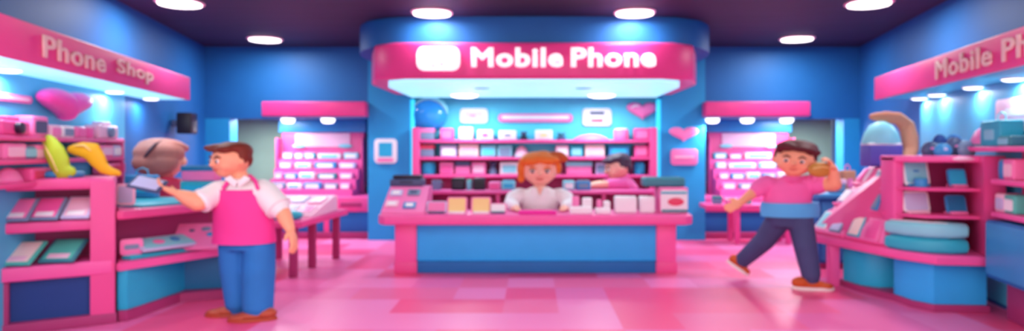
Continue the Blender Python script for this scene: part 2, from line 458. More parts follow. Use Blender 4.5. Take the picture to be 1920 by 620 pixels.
# generic packages ----------------------------------------------------------
def package(label, x, y, z, w, h, d, body, panel, style='box', rz=0, group=None, mark=None, name=None, cat=None, mx=None):
    """a shelf product standing on z; front faces -y"""
    nm = name or {'box': 'product_box', 'round': 'round_canister', 'phone': 'display_phone', 'lid': 'lidded_box', 'dome': 'domed_pack', 'figure': 'figurine', 'bag': 'gift_bag', 'cam': 'camera', 'flat': 'accessory_pack', 'mug': 'mug'}[style]
    t = thing(nm, label, cat or nm.split('_')[-1], (x, y, z), rz, group)
    if style in ('box', 'lid', 'flat', 'bag'):
        M().box(-w/2, w/2, -d/2, d/2, 0, h, body, min(.02, h*.2)).build('carton', t)
        if style == 'box':
            M().rrect(w*.72, h*.6, .008, min(w, h)*.12, panel, (0, -d/2-.003, h*.46)).build('front_label', t)
            if mark: M().rrect(w*.36, h*.26, .006, min(w, h)*.08, mark, (0, -d/2-.009, h*.46)).build('mark', t)
        elif style == 'lid':
            M().box(-w*.52, w*.52, -d*.52, d*.52, h*.62, h*1.0, panel, .015).build('lid', t)
            if mark: M().rrect(w*.4, h*.3, .006, .02, mark, (0, -d/2-.004, h*.3)).build('front_label', t)
        elif style == 'flat':
            M().box(-w*.42, w*.42, -d*.42, d*.42, h, h+.012, panel, .004).build('cover', t)
            M().rrect(w*.7, h*.5, .006, .02, panel, (0, -d/2-.003, h*.5)).build('front_label', t)
        else:
            M().rrect(w*.5, h*.4, .006, .02, panel, (0, -d/2-.003, h*.45)).build('front_label', t)
            M().tube([(-w*.22, 0, h-.01), (-w*.18, 0, h+.06), (0, 0, h+.085), (w*.18, 0, h+.06), (w*.22, 0, h-.01)], .008, panel, 8).build('handle', t)
    elif style == 'round':
        M().lathe([(w*.42, 0), (w*.48, h*.08), (w*.5, h*.5), (w*.48, h*.86), (w*.42, h*.9)], (0, 0, 0), body, sy=d/w).build('canister', t)
        M().lathe([(w*.4, h*.88), (w*.44, h*.9), (w*.42, h*.97), (w*.3, h)], (0, 0, 0), panel, sy=d/w).build('lid', t)
    elif style == 'phone':
        tl = Matrix.Rotation(math.radians(-14), 4, 'X')
        mm = Matrix.Translation((0, -d*.1, .01)) @ tl
        M().rrect(w, h, .022, min(w, h)*.14, body, (0, 0, h/2), .004, mm).build('phone_body', t)
        M().rrect(w*.84, h*.82, .004, min(w, h)*.08, panel, (0, -.013, h/2), 0, mm).build('screen', t)
        M().box(-w*.4, w*.4, -d*.5, d*.5, 0, .03, mark or WHITE, .008).box(-w*.12, w*.12, d*.05, d*.4, .02, h*.55, mark or WHITE, .008).build('stand', t)
    elif style == 'dome':
        M().lathe([(w*.5, 0), (w*.5, h*.1), (w*.44, h*.4), (w*.3, h*.78), (w*.12, h*.97), (.01, h)], (0, 0, 0), body, sy=d/w).build('dome', t)
        M().lathe([(w*.52, 0), (w*.52, h*.12)], (0, 0, 0), panel, sy=d/w).build('base_ring', t)
    elif style == 'figure':
        M().loft([(0, 0, 0, w*.42, d*.4), (0, 0, h*.25, w*.45, d*.42), (0, 0, h*.5, w*.3, d*.3), (0, 0, h*.6, w*.2, d*.2)], body).build('torso', t)
        M().ell((0, 0, h*.76), (w*.36, d*.34, h*.24), panel).ell((-w*.3, 0, h*.93), (w*.1, d*.1, h*.08), body).ell((w*.3, 0, h*.93), (w*.1, d*.1, h*.08), body).build('figure_head', t)
    elif style == 'cam':
        M().box(-w/2, w/2, -d/2, d/2, 0, h*.8, body, .03).box(-w*.22, w*.22, -d*.35, d*.35, h*.75, h, body, .02).build('camera_body', t)
        M().lathe([(h*.3, 0), (h*.3, .05), (h*.22, .055)], (0, 0, 0), panel, mx=Matrix.Translation((0, -d/2+.01, h*.4)) @ Matrix.Rotation(PI/2, 4, 'X')).build('lens', t)
    elif style == 'mug':
        M().lathe([(w*.36, 0), (w*.4, h*.1), (w*.42, h), (w*.36, h), (w*.34, h*.2)], (0, 0, 0), body).build('cup', t)
        M().tube([(w*.38, 0, h*.8), (w*.56, 0, h*.72), (w*.56, 0, h*.35), (w*.38, 0, h*.25)], .01, panel, 8).build('handle', t)
    return t
GK = 'products on the kiosk shelving'
def shelfprods(rows, z, Y, group, d=.26, where=''):
    for r in rows:
        x0, x1, yt, st, b, p, lab = r[:7]; mk = r[7] if len(r) > 7 else None
        yf = Y-d/2
        w = (x1-x0)*yf/F; h = PZ(yt, yf)-z
        package(lab+where, PX((x0+x1)/2, yf), Y, z, w, max(h, .04), d, b, p, st, group=group, mark=mk)
shelfprods([
 (785, 813, 240, 'lid', GREY, PINKL, 'grey blue box with pink lid at the left end'),
 (825, 849, 240, 'box', PINKB, PINKL, 'plain hot pink box, second from the left'),
 (860, 886, 238, 'box', CREAM, WHITE, 'tall cream box between hot pink and magenta printed boxes'),
 (895, 924, 243, 'box', WHITE, PINKP, 'white box with a magenta print', MAG),
 (935, 968, 244, 'box', WHITE, CREAM, 'white box with a small grey print', GREY),
 (974, 990, 246, 'figure', DARK, SLATE, 'dark little figurine between two white boxes'),
 (1003, 1036, 243, 'box', WHITE, CREAM, 'cream printed white box right of the dark figurine', YEL2),
 (1043, 1063, 248, 'figure', SLATE, TEAL, 'small teal and slate figurine beside the pink dome'),
 (1076, 1142, 251, 'dome', PINKL, PINK, 'low wide pink dome pack'),
 (1152, 1181, 240, 'round', PINKL, WHITE, 'pink canister with white lid'),
 (1190, 1218, 240, 'box', PINK, PINKL, 'pink box at the right end'),
], SB[0], 11.84, GK, where=' on the top kiosk shelf')
shelfprods([
 (785, 813, 271, 'lid', GREY, REDM, 'grey box with coral lid at the left end'),
 (825, 856, 272, 'box', LAV, WHITE, 'lavender and white box, second from the left'),
 (860, 897, 270, 'box', CREAM, PINKP, 'wide cream pink box'),
 (901, 930, 272, 'box', TURQL, CYANL, 'pale turquoise box left of the grey labelled one'),
 (933, 960, 272, 'box', TURQL, GREY, 'turquoise box with a grey label'),
 (963, 992, 273, 'dome', PINKP, TURQL, 'pale pink dome pack on a turquoise ring'),
 (1042, 1066, 272, 'box', PINKP, WHITE, 'small pale pink box right of the ginger hair'),
 (1069, 1093, 273, 'box', TURQ, TURQL, 'small turquoise box'),
 (1097, 1134, 271, 'box', CREAM, PINKP, 'wide cream box behind the dark haired person'),
 (1142, 1180, 273, 'box', BLU2, CYAN, 'wide mid blue box over the dark hair'),
 (1190, 1216, 272, 'box', PINKB, PINKL, 'bright pink box at the right end'),
], SB[1], 11.84, GK, where=' on the second kiosk shelf')
shelfprods([
 (788, 816, 304, 'round', CYAN, CYANL, 'round cyan canister at the left end'),
 (824, 850, 304, 'box', PINKL, PINKB, 'light pink box next to the cyan canister'),
 (853, 881, 302, 'lid', PINKL, SLATE, 'pink box with a slate grey lid'),
 (884, 911, 304, 'box', PINKL, PINKP, 'light pink box right of the slate lidded one'),
 (914, 933, 302, 'figure', GREY, SLATE, 'grey figurine'),
 (937, 973, 304, 'box', WHITE, TURQL, 'white box with a pale turquoise front'),
 (1062, 1110, 303, 'lid', PINKL, TURQL, 'wide pink box with a pale turquoise lid'),
 (1117, 1136, 304, 'box', LAV, GREY, 'narrow lavender box beside the dark haired face'),
 (1190, 1212, 303, 'round', CYAN, BLU2, 'round blue canister at the right end'),
], SB[2], 11.84, GK, where=' on the third kiosk shelf')

# ------------------------------------------------------------------ back counter behind the sellers
YC0, YC1, ZCt = 9.95, 10.35, 1.03
t = thing('back_counter', 'low pink back counter with open dark niche behind the front counter', 'counter', (0, YC1, 0))
xl, xr = PX(788, YC0), PX(1232, YC0)
def B(x0, x1, y0, y1, z0, z1, m, name, r=.012): return M().box(x0, x1, y0-YC1, y1-YC1, z0, z1, m, r).build(name, t)
B(xl, xr, YC0, YC1, ZCt-.06, ZCt, PINKB, 'countertop', .02)
B(xl, xl+.08, YC0+.01, YC1, 0, ZCt-.06, PINK, 'side_panel'); B(xr-.08, xr, YC0+.01, YC1, 0, ZCt-.06, PINK, 'side_panel')
B(xl+.08, xr-.08, YC1-.03, YC1, 0, ZCt-.06, PINKD, 'back_panel'); B(xl+.08, xr-.08, YC0+.03, YC1-.03, .55, .6, PINK, 'shelf')
for i, x in enumerate((-.55, .45, 1.1)): B(x-.03, x+.03, YC0+.02, YC1-.03, .6, ZCt-.06, PINK, 'divider')
shelfprods([
 (806, 828, 338, 'mug', GREY, SLATE, 'blue grey mug at the left end'),
 (846, 871, 333, 'box', BLACK, DARK, 'black box left of the small turquoise canister'),
 (873, 885, 337, 'round', TURQL, MINT, 'small pale turquoise canister between two black boxes'),
 (887, 909, 333, 'box', DARK, BLACK, 'black box right of the small turquoise canister'),
 (916, 938, 341, 'box', PINKL, PINK, 'small light pink box near the ginger haired seller'),
 (940, 966, 340, 'flat', TURQL, CYAN, 'pale turquoise pack half behind the ginger haired seller'),
 (1056, 1078, 339, 'box', TURQL, WHITE, 'pale turquoise box right of the ginger haired seller'),
 (1081, 1108, 340, 'flat', BLU2, GREY, 'mid blue pack in front of the reaching arm'),
], ZCt, 10.22, 'products on the back counter', d=.2, where=' on the back counter')

# ------------------------------------------------------------------ front counter
ZT = .81
t = thing('service_counter', 'big pink and blue service counter in the middle of the shop', 'counter', (0, 8.8, 0))
def K(x0, x1, y0, y1, z0, z1, m, name, r=.012): return M().box(x0, x1, y0-8.8, y1-8.8, z0, z1, m, r).build(name, t)
top = [(-2.06, 8.52), (-1.96, 8.4), (2.0, 8.4), (2.11, 8.5), (2.14, 9.18), (-2.08, 9.18)]
M().prism([(a, b-8.8) for a, b in top], ZT-.135, ZT, PINKB, .03).build('countertop', t)
K(-1.87, -1.58, 8.64, 9.1, .15, ZT-.13, PINKB, 'post'); K(1.665, 1.93, 8.64, 9.1, .15, ZT-.13, PINKB, 'post')
K(-1.88, -1.57, 8.625, 9.1, 0, .155, PINK, 'post_foot'); K(1.655, 1.94, 8.625, 9.1, 0, .155, PINK, 'post_foot')
K(-1.58, 1.665, 8.68, 8.74, .16, ZT-.13, CYANB, 'front_panel', .006)
K(-1.57, 1.655, 8.64, 8.74, 0, .16, BLUE, 'plinth', .012)
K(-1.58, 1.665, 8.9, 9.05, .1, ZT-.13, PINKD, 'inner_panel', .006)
# sloped console
t = thing('sloped_console', 'pink sloped display console with small gadgets on the left end of the counter', 'console', (-1.73, 8.7, ZT))
tt = bmesh.new()
prof = [(-.22, 0), (-.22, .03), (.22, .345), (.5, .345), (.5, 0)]
for x in (-.29, .29):
    pass
vv = [[tt.verts.new((x+(.03 if i in (2, 3) and x < 0 else 0), y, z)) for i, (y, z) in enumerate(prof)] for x in (-.29, .28)]
tt.faces.new(vv[0][::-1]); tt.faces.new(vv[1])
for i in range(5): tt.faces.new((vv[0][i], vv[0][(i+1) % 5], vv[1][(i+1) % 5], vv[1][i]))
bmesh.ops.recalc_face_normals(tt, faces=tt.faces)
M().merge(tt, PINKL).build('wedge', t, ang=20)
sl = math.atan2(.315, .44)
def onslope(u, v):   # u across, v up the slope 0..1
    return Matrix.Translation((u, -.22+.44*v, .03+.315*v)) @ Matrix.Rotation(sl, 4, 'X')
for (u, v, m, lab) in ((-.15, .72, LAV, 'pale lavender gadget at the upper left'), (.09, .74, GREY, 'grey blue gadget at the upper right'), (-.17, .3, PINKP, 'pale pink gadget at the lower left'), (.07, .24, BLU2, 'blue gadget at the lower right')):
    mx = Matrix.Translation((-1.73, 8.7, ZT)) @ onslope(u, v)
    g = thing('gadget', lab+' of the sloped console', 'gadget', mx=mx, group='gadgets on the sloped console')
    M().box(-.085, .085, -.06, .06, 0, .02, m, .008).build('casing', g)
    M().box(-.05, .05, -.035, .03, .02, .024, SLATE if m is GREY else WHITE, .002).build('screen', g)
t = thing('receipt_printer', 'dark slate receipt printer on top of the sloped console', 'printer', (-1.76, 9.05, ZT+.345))
M().box(-.24, .22, -.14, .13, 0, .1, SLATE, .02).build('casing', t)
M().box(-.21, .19, -.1, .12, .1, .155, DARK, .02).build('lid', t)
M().box(-.1, .08, -.143, -.137, .05, .07, BLACK).build('paper_slot', t)
# right hand machines
t = thing('card_terminal', 'teal and white terminal with a coral display at the right end of the counter', 'terminal', (1.86, 8.72, ZT))
M().box(-.16, .22, -.12, .28, 0, .35, PINKL, .02).build('casing', t)
M().rrect(.36, .3, .02, .03, WHITE, (.03, -.13, .165), .004).build('front_plate', t)
M().box(-.15, .2, -.145, -.139, .265, .295, TURQ, .002).build('upper_stripe', t); M().box(-.14, .21, -.145, -.139, .02, .055, TEAL, .002).build('lower_stripe', t)
M().ell((.05, -.142, .16), (.11, .012, .055), REDM).build('display', t)
t = thing('cash_box', 'dark teal flat cash box on top of the terminal', 'box', (1.78, 8.86, ZT+.35))
M().box(-.27, .29, -.17, .17, .0, .13, TEAL, .035).build('lid', t)
M().box(-.25, .27, -.16, .17, -.0, .04, DARK, .01).build('tray', t)
# things on the counter
GC = 'display phones on the front counter'
def cphone(x0, x1, yt, body, scr, lab, mk=None, Y=8.62):
    w = (x1-x0)*Y/F; h = (PZ(yt, Y)-ZT)
    package(lab, PX((x0+x1)/2, Y), Y, ZT, w, h, .14, body, scr, 'phone', group=GC, mark=mk)
cphone(800, 838, 378, LAV, PINKL, 'small pink screened phone on a stand, first from the sloped console', SLATE)
cphone(838, 876, 370, PINKL, YEL2, 'yellow screened phone on a white stand, left of the two', WHITE)
cphone(883, 921, 370, PINKL, YEL2, 'yellow screened phone on a white stand, right of the two', WHITE)
cphone(918, 950, 382, PINKL, WHITE, 'small white screened phone beside the ginger haired seller', SLATE)
def whitebox(x0, x1, yt, lab, Y=8.66, m=WHITE, p=WHITE, sh=None):
    w = (x1-x0)*Y/F; h = PZ(yt, Y)-ZT
    package(lab, PX((x0+x1)/2, Y), Y+.06, ZT, w, h, .16, m, p, 'box', group='white boxes on the counter')
whitebox(1153, 1194, 368, 'wide white phone box standing on the counter, left of the pair')
whitebox(1200, 1228, 368, 'narrow white phone box standing beside the terminal')
def holder(x0, x1, yt, lab, Y=8.6):
    w = (x1-x0)*Y/F; h = PZ(yt, Y)-ZT
    t = thing('phone_holder', lab, 'holder', (PX((x0+x1)/2, Y), Y, ZT), 0, 'white holders on the counter')
    M().box(-w/2, w/2, -.08, .1, 0, h*.45, WHITE, .015).build('base', t)
    M().box(w*.08, w*.5, -.03, .1, h*.4, h, WHITE, .015).build('upright', t)
    M().rrect(w*.32, h*.7, .02, .02, PINKL, (-w*.22, .05, h*.78), .004).build('held_phone', t)
holder(1068, 1110, 371, 'wide white stepped phone holder right of the seller')
holder(1116, 1144, 377, 'narrow white stepped phone holder between the wide one and the white box')
tag(M().box(-.25, .25, -.1, .1, 0, .05, MAG, .015).box(-.2, .2, -.06, .06, .05, .056, PINKB, .002).build('magenta_pad'), 'magenta pad on the counter between the seller\'s hands', 'pad').location = (PX(1008, 8.62), 8.55, ZT)

# ------------------------------------------------------------------ alcove displays
def fascia(x0, x1, lab):
    t = thing('alcove_canopy', lab, 'canopy', (0, 11.8, 2.27))
    a, b = PX(x0, 11.55), PX(x1, 11.55)
    M().box(a, b, -.25, -.005, 0, .265, SIGN, .02).build('fascia', t)
    M().box(a+.03, b-.03, -.22, -.01, -.025, .0, BLU2, .005).build('underside', t)
    return t
fascia(490, 685, 'blank pink canopy over the left alcove display')
fascia(1323, 1520, 'blank pink canopy over the right alcove display')
for px, s in ((540, 'left canopy lamp over the left alcove'), (615, 'right canopy lamp over the left alcove'), (1336, 'lamp of the right alcove canopy nearest the kiosk'), (1401, 'middle lamp of the right alcove canopy'), (1475, 'lamp of the right alcove canopy farthest from the kiosk')):
    downlight(PX(px, 11.68), 11.68, 2.244, 'round white '+s, 'alcove canopy lamps', .28, 14, .1)

for xx, ww, s in ((-5.25, .55, 'left'), (5.2, .55, 'right')):  # unseen fill panels added to brighten the dark alcove walls
    t = thing('added_fill_panel', f'added unseen fill light panel in the ceiling of the {s} alcove', 'light', (xx, 12.45, 2.3))
    M().box(-ww/2, ww/2, -.25, .25, -.02, 0, LAMP, .005).build('diffuser', t)
    M().box(-ww/2-.03, ww/2+.03, -.28, .28, -.008, -.001, WHITE, .002).build('rim', t)
    area((xx, 12.45, 2.27), ww, 40, sy=.5)
def alcove_unit(x0, x1, side, labs):
    s = 1 if side == 'right' else -1
    a, b = PX(x0, 13), PX(x1, 13)
    t = thing('alcove_display', f'pink stepped display shelving in the {side} alcove', 'shelving', (0, 13.7, 0))
    def A(x0, x1, y0, y1, z0, z1, m, name, r=.01): return M().box(x0, x1, y0-13.7, y1-13.7, z0, z1, m, r).build(name, t)
    A(a, b, 13.1, 13.7, .9, 2.02, PINK, 'back_panel')
    A(a-.05, b+.05, 13.05, 13.7, 2.02, 2.28, BLU2, 'valance')
    A(a+.28, b-.28, 13.07, 13.1, 1.72, 2.0, PINKP, 'header_painted_glow')  # white glow on the pink header, painted as a pale board
    for q in (.22, .78): M().ell((a+(b-a)*q, 13.06-13.7, 1.74), (.14, .02, .04), TURQL).build('header_badge', t)
    rows = [(12.9, 1.476), (12.7, 1.289), (12.5, 1.087), (12.3, .9)]
    prof = [(13.12, 1.476), (12.9, 1.476), (12.9, 1.289), (12.7, 1.289), (12.7, 1.087), (12.5, 1.087), (12.5, .9), (12.22, .9), (12.22, .78), (13.12, .78)]
    m_ = M()
    R = Matrix(((0, 0, 1, 0), (1, 0, 0, -13.7), (0, 1, 0, 0), (0, 0, 0, 1)))
    m_.prism(prof, a, b, PINKB, 0, R)
    m_.build('stepped_tiers', t, ang=20)
    A(a-.04, a, 12.86, 13.1, .78, 1.9, PINK, 'side_panel'); A(b, b+.04, 12.86, 13.1, .78, 1.9, PINK, 'side_panel')
    ca, cb = (a-.05, -3.07) if side == 'left' else (3.19, b+.05)
    A(ca, cb, 12.0, 13.7, .5, .78, PINK, 'cabinet_top', .02)
    A(ca, cb, 12.03, 13.7, .12, .5, BLUE, 'cabinet_body')
    A(ca, cb, 11.98, 13.7, 0, .12, PINKD, 'plinth')
    for q in ((.3, .62) if side == 'left' else (.28, .6, .9)):
        xx = ca+(cb-ca)*q
        A(xx-.05, xx+.05, 11.99, 12.03, .12, .52, PINK, 'cabinet_post')
    A(cb-.55 if side == 'left' else ca+.1, cb-.15 if side == 'left' else ca+.5, 11.99, 12.01, .6, .68, PINKD, 'drawer_slot')
    cols = [TURQ, WHITE, CREAM, BLU2, LAV, TEAL, PINKL, MINT, PINKP, GREY, TURQL]
    names = {TURQ: 'turquoise', WHITE: 'white', CREAM: 'cream', BLU2: 'blue', LAV: 'lavender', TEAL: 'teal', PINKL: 'light pink', MINT: 'mint', PINKP: 'pale pink', GREY: 'grey', TURQL: 'pale turquoise'}
    pat = labs
    for ri, (Y, z) in enumerate(rows):
        tier = ('top', 'second', 'third', 'lowest')[ri]
        n = len(pat[ri]); tot = (b-a)-.1; x = a+.05
        for ci, (wf, mt) in enumerate(pat[ri]):
            w = tot*wf
            cc = names[mt]
            position = ('first', 'second', 'third', 'fourth', 'fifth')[ci]
            package(f'{cc} pack on the {tier} tier of the {side} alcove display, {position} from the left', x+w/2, Y+.1, z, w*.86, .13-(.015 if ci % 2 else 0), .13, mt, WHITE if mt not in (WHITE, CREAM) else TURQL, 'box', group=f'packs in the {side} alcove')
            x += w
    return t
alcove_unit(525, 680, 'left', [[(.16, GREY), (.12, PINKP), (.16, TURQ), (.34, WHITE), (.22, TURQL)],
    [(.2, PINKL), (.24, CREAM), (.32, BLU2), (.24, LAV)],
    [(.12, PINKL), (.18, SLATE), (.22, WHITE), (.28, TEAL), (.2, PINKL)] if False else [(.12, PINKL), (.18, BLU2), (.22, WHITE), (.28, TEAL), (.2, PINKL)],
    [(.2, GREY), (.2, WHITE), (.25, BLU2), (.2, GREY), (.15, PINKL)]])
alcove_unit(1330, 1482, 'right', [[(.2, TURQ), (.2, PINKL), (.4, WHITE), (.2, CREAM)],
    [(.15, TURQL), (.4, WHITE), (.25, TURQL), (.2, GREY)],
    [(.15, PINKL), (.2, BLU2), (.2, CREAM), (.2, BLU2), (.25, YEL2)] if False else [(.15, PINKL), (.2, BLU2), (.2, CREAM), (.2, BLU2), (.25, CREAM)],
    [(.2, PINKL), (.3, GREY), (.25, TURQ), (.25, PINKL)]])
# low pink table in front of the right alcove cabinet
t = thing('side_table', 'pink side table in front of the right alcove cabinet', 'table', (PX(1400, 11.4), 11.5, 0))
M().box(-.76, .85, -.25, .25, .62, .7, PINK, .02).build('tabletop', t)
for x in (-.2, .7):
    for y in (-.2, .2): M().box(x-.045, x+.045, y-.03, y+.03, 0, .62, PINK, .01).build('leg', t)
for i, (px, w, h, b, p, l) in enumerate(((1345, .16, .14, GREY, TEAL, 'grey'), (1372, .2, .1, PINKL, PINKP, 'light pink'), (1400, .16, .12, MINT, WHITE, 'mint'))):
    package(f'{l} pack on the pink side table by the right alcove', PX(px, 11.4), 11.42, .7, w, h, .14, b, p, 'lid', group='packs on the side table')

# long display table on the left
t = thing('display_table', 'long pink display table with slim legs standing behind the apron man', 'table', (0, 0, 0))
M().prism([(-4.0, 8.25), (-2.98, 8.2), (-2.88, 9.95), (-4.0, 9.95)], .66, .75, PINK, .02).build('tabletop', t)
for x, y in ((-3.14, 8.38), (-3.13, 9.06), (-3.02, 9.8), (-3.9, 8.38), (-3.9, 9.06), (-3.9, 9.8)):
    M().box(x-.05, x+.05, y-.04, y+.04, 0, .66, PINKD, .01).build('leg', t)
# sloped stand on it
tt = thing('sloped_stand', 'light pink sloped phone stand on the long display table', 'stand', (-3.42, 9.2, .75))
R = Matrix(((0, 0, 1, 0), (1, 0, 0, 0), (0, 1, 0, 0), (0, 0, 0, 1)))
M().prism([(-.55, 0), (-.55, .03), (.45, .22), (.6, .22), (.6, 0)], -.48, .42, PINKP, 0, R).build('wedge', tt, ang=20)
sa = math.atan2(.19, 1.0)
items = [(-.3, .75, WHITE, PINKP, 'white phone at the upper left'), (.0, .78, LAV, WHITE, 'lavender phone at the upper middle'), (.27, .72, PINKL, WHITE, 'pink phone at the upper right'),
         (-.28, .25, PINKL, PINKP, 'pink phone at the lower left'), (.02, .28, WHITE, LAV, 'white phone at the lower middle'), (.28, .24, PINKP, PINKL, 'pale pink phone at the lower right')]
for u, v, b, p, l in items:
    mx = Matrix.Translation((-3.42+u, 9.2-.55+v, .75+.03+.19*v+.001)) @ Matrix.Rotation(sa, 4, 'X')
    g = thing('display_phone', l+' of the sloped stand on the long table', 'phone', mx=mx, group='phones on the long table')
    M().box(-.1, .1, -.17, .17, 0, .02, b, .008).build('phone_body', g); M().box(-.08, .08, -.14, .14, .02, .023, p, .001).build('screen', g)
for x, y, l in ((-3.72, 8.42, 'left'), (-3.25, 8.42, 'right')):
    tag(M().lathe([(.14, 0), (.2, .02), (.22, .06), (.19, .1), (.1, .115)], (0, 0, 0), TURQ, sy=.6).build('round_cushion'), f'turquoise oval cushion at the front edge of the long table, {l} one', 'cushion', 'cushions on the long table').location = (x, y, .75)

# ------------------------------------------------------------------ side bays with canopies
def side_bay(side):
    s = -1 if side == 'left' else 1
    base = (lambda Y, off: XL(Y)+off) if s < 0 else (lambda Y, off: XR(Y)-off)
    yA, yB_ = 3.5, 9.1
    off = .6
    t = thing('wall_canopy', ('long pink canopy reading Phone Shop along the left wall' if s < 0 else 'long pink canopy reading Mobile Phone along the right wall'), 'sign', (0, 0, 0))
    M().prism([(base(yA, off-.04), yA), (base(yB_, off-.04), yB_), (base(yB_, off), yB_), (base(yA, off), yA)], 2.37, 2.69, SIGN, .012).build('fascia', t)
    M().prism([(base(yA, .005), yA), (base(yB_, .005), yB_), (base(yB_, off-.04), yB_-.0), (base(yA, off-.04), yA)], 2.4, 2.66, SIGN, 0).build('canopy_body', t)
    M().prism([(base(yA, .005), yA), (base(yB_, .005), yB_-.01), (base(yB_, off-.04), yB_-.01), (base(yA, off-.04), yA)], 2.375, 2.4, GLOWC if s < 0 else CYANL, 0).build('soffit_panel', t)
    if s < 0:
        words_along([('Phone', 5.32, 6.45), ('Shop', 6.72, 7.70)], base, off, 2.53, .19, .02, LETTAN, t, .02, TH)
    else:
        words_along([('Mobile', 6.99, 5.78), ('Phone', 5.6, 4.45)], base, off, 2.53, .2, .02, LETTAN, t, .02, -TH)
    # pale lining of the bay
    yn = 8.27 if s < 0 else 8.9
    struct(M().prism([(base(3.45, .005), 3.45), (base(yn, .005), yn), (base(yn, .03), yn), (base(3.45, .03), 3.45)], .05, 2.37, NICHE).build('trim_3' if s < 0 else 'trim_4', smooth=False))
    return base
bL = side_bay('left'); bR = side_bay('right')
for px, l in ((15, 'nearest the left picture edge'), (215, 'over the white camera'), (283, 'last before the black speaker')):
    Y = {15: 5.6, 215: 7.7, 283: 8.75}[px]
    downlight(PX(px, Y), Y, 2.374, 'oval downlight under the left wall canopy, '+l, 'left canopy downlights', .22, 6, .035)
for px, py, l in ((1735, 187, 'farthest from the camera'), (1797, 180, 'second farthest'), (1848, 166, 'third farthest'), (1900, 150, 'nearest the picture edge')):
    Y = .705*F/(CY-py+4)
    Y = min(Y, 8.7)
    x = min(PX(px, Y), XR(Y)-.12)
    downlight(x, Y, 2.374, 'oval downlight under the right wall canopy, '+l, 'right canopy downlights', .22, 4, .035)

def wall_pt(base, px, off, s):
    a = 3.572 if s < 0 else 3.54
    return (a-off)/(abs(px-CX)/F-.21)
# left wall shelves
t = thing('wall_shelving', 'pink wall shelves loaded with products in the left bay', 'shelving', (0, 0, 0))
LZ = [1.79, 1.585, 1.38]
for z in LZ: M().prism([(bL(3.6, .03), 3.6), (bL(7.75, .03), 7.75), (bL(7.75, .25), 7.75), (bL(3.6, .25), 3.6)], z-.045, z, PINK, .01).build('shelf', t)
for y in (3.6, 7.71): M().prism([(bL(y, .03), y), (bL(y+.05, .03), y+.05), (bL(y+.05, .24), y+.05), (bL(y, .24), y)], .3, 1.8, PINK, .006).build('side_panel', t)
def wprod(base, s, px, z, w, h, d, st, b, p, lab, group, off=None, mk=None):
    off = off or (.14 if s < 0 else .2)
    Y = wall_pt(base, px, off, s)
    package(lab, base(Y, off), Y, z, w, h, d, b, p, st, rz=(TH if s < 0 else -TH), group=group, mark=mk)
GL = 'products on the left wall shelves'
for px, w, h, st, b, p, l, mk in (
  (12, .42, .17, 'cam', PINK, DARK, 'dark lensed pink camera at the left picture edge', None),
  (58, .26, .19, 'box', PINKL, SLATE, 'light pink box with a slate label', None),
  (88, .2, .12, 'box', PINKP, PINKL, 'small pale pink box under the heart', None),
  (112, .24, .12, 'box', WHITE, GREY, 'white box with a grey blue label', None),
  (137, .22, .12, 'box', PINKL, PINKB, 'light pink box with hot pink label', None),
  (158, .22, .13, 'round', PINKB, PINKP, 'hot pink canister with pale lid', None),
  (190, .5, .2, 'cam', PINKP, GREY, 'pale pink camera with a grey lens', None)):
    wprod(bL, -1, px, LZ[0], w, h, .17, st, b, p, l+' on the top left wall shelf', GL, mk=mk)
for px, w, h, st, b, p, l in (
  (10, .34, .14, 'box', PINKL, PINKP, 'light pink box at the picture edge'), (38, .24, .12, 'box', GREY, TURQL, 'grey box with pale turquoise label'),
  (62, .26, .13, 'lid', PINKP, PINKL, 'pale pink lidded box'), (90, .25, .12, 'box', PINKB, PINKL, 'hot pink box behind the lime shape'),
  (140, .3, .13, 'box', TEAL, BLU2, 'teal box above the yellow shape'), (165, .3, .11, 'box', BLU2, CYAN, 'mid blue box'),
  (186, .35, .14, 'box', PINKL, PINKP, 'light pink box right of the blue one'), (208, .35, .14, 'box', LAV, WHITE, 'lavender box at the right end')):
    wprod(bL, -1, px, LZ[1], w, h, .17, st, b, p, l+' on the second left wall shelf', GL)
for px, w, h, st, b, p, l in ((14, .36, .13, 'dome', PINKL, PINKB, 'light pink dome pack at the picture edge'), (60, .34, .12, 'box', PINKB, REDM, 'magenta pink box with coral label'), (205, .5, .13, 'box', PINKL, REDM, 'long pink box right of the yellow shape')):
    wprod(bL, -1, px, LZ[2], w, h, .17, st, b, p, l+' on the lowest left wall shelf', GL)
# hearts and signs on the left bay wall
Yh = wall_pt(bL, 112, .1, -1)
heart_thing('large puffy fuchsia heart on the pale wall of the left bay', (bL(Yh, .03), Yh, PZ(197, Yh)), .95, .31, .24, mat('fuchsia_balloon', '#fa54b4', .3), TH)
Yh = wall_pt(bL, 5, .05, -1)
tt = thing('wall_sign', 'pale pink lettered strip sign at the left picture edge', 'sign', (bL(Yh, .03), Yh, PZ(181, Yh)), TH)
M().rrect(.9, .07, .03, .03, PINKL, (0, -.015, 0), .006).build('panel', tt); M().rrect(.8, .03, .006, .015, PINKP, (0, -.033, 0)).build('lettering_bar', tt)
# black speaker
Ys = 10.1
t = thing('wall_speaker', 'black loudspeaker on the left wall past the canopy end', 'speaker', (XL(Ys)+.0, Ys, PZ(231, Ys)), TH)
M().box(-.05, .05, -.1, -.002, -.05, .05, SLATE, .01).build('bracket', t)
sp = M().box(-.16, .16, -.32, -.1, -.165, .165, BLACK, .02, Matrix.Rotation(.0, 4, 'Z')).build('cabinet', t)
M().lathe([(.08, 0), (.08, .01), (.03, .004)], (0, 0, 0), DARK, mx=Matrix.Translation((0, -.315, -.04)) @ Matrix.Rotation(PI/2, 4, 'X')).build('cone', t)

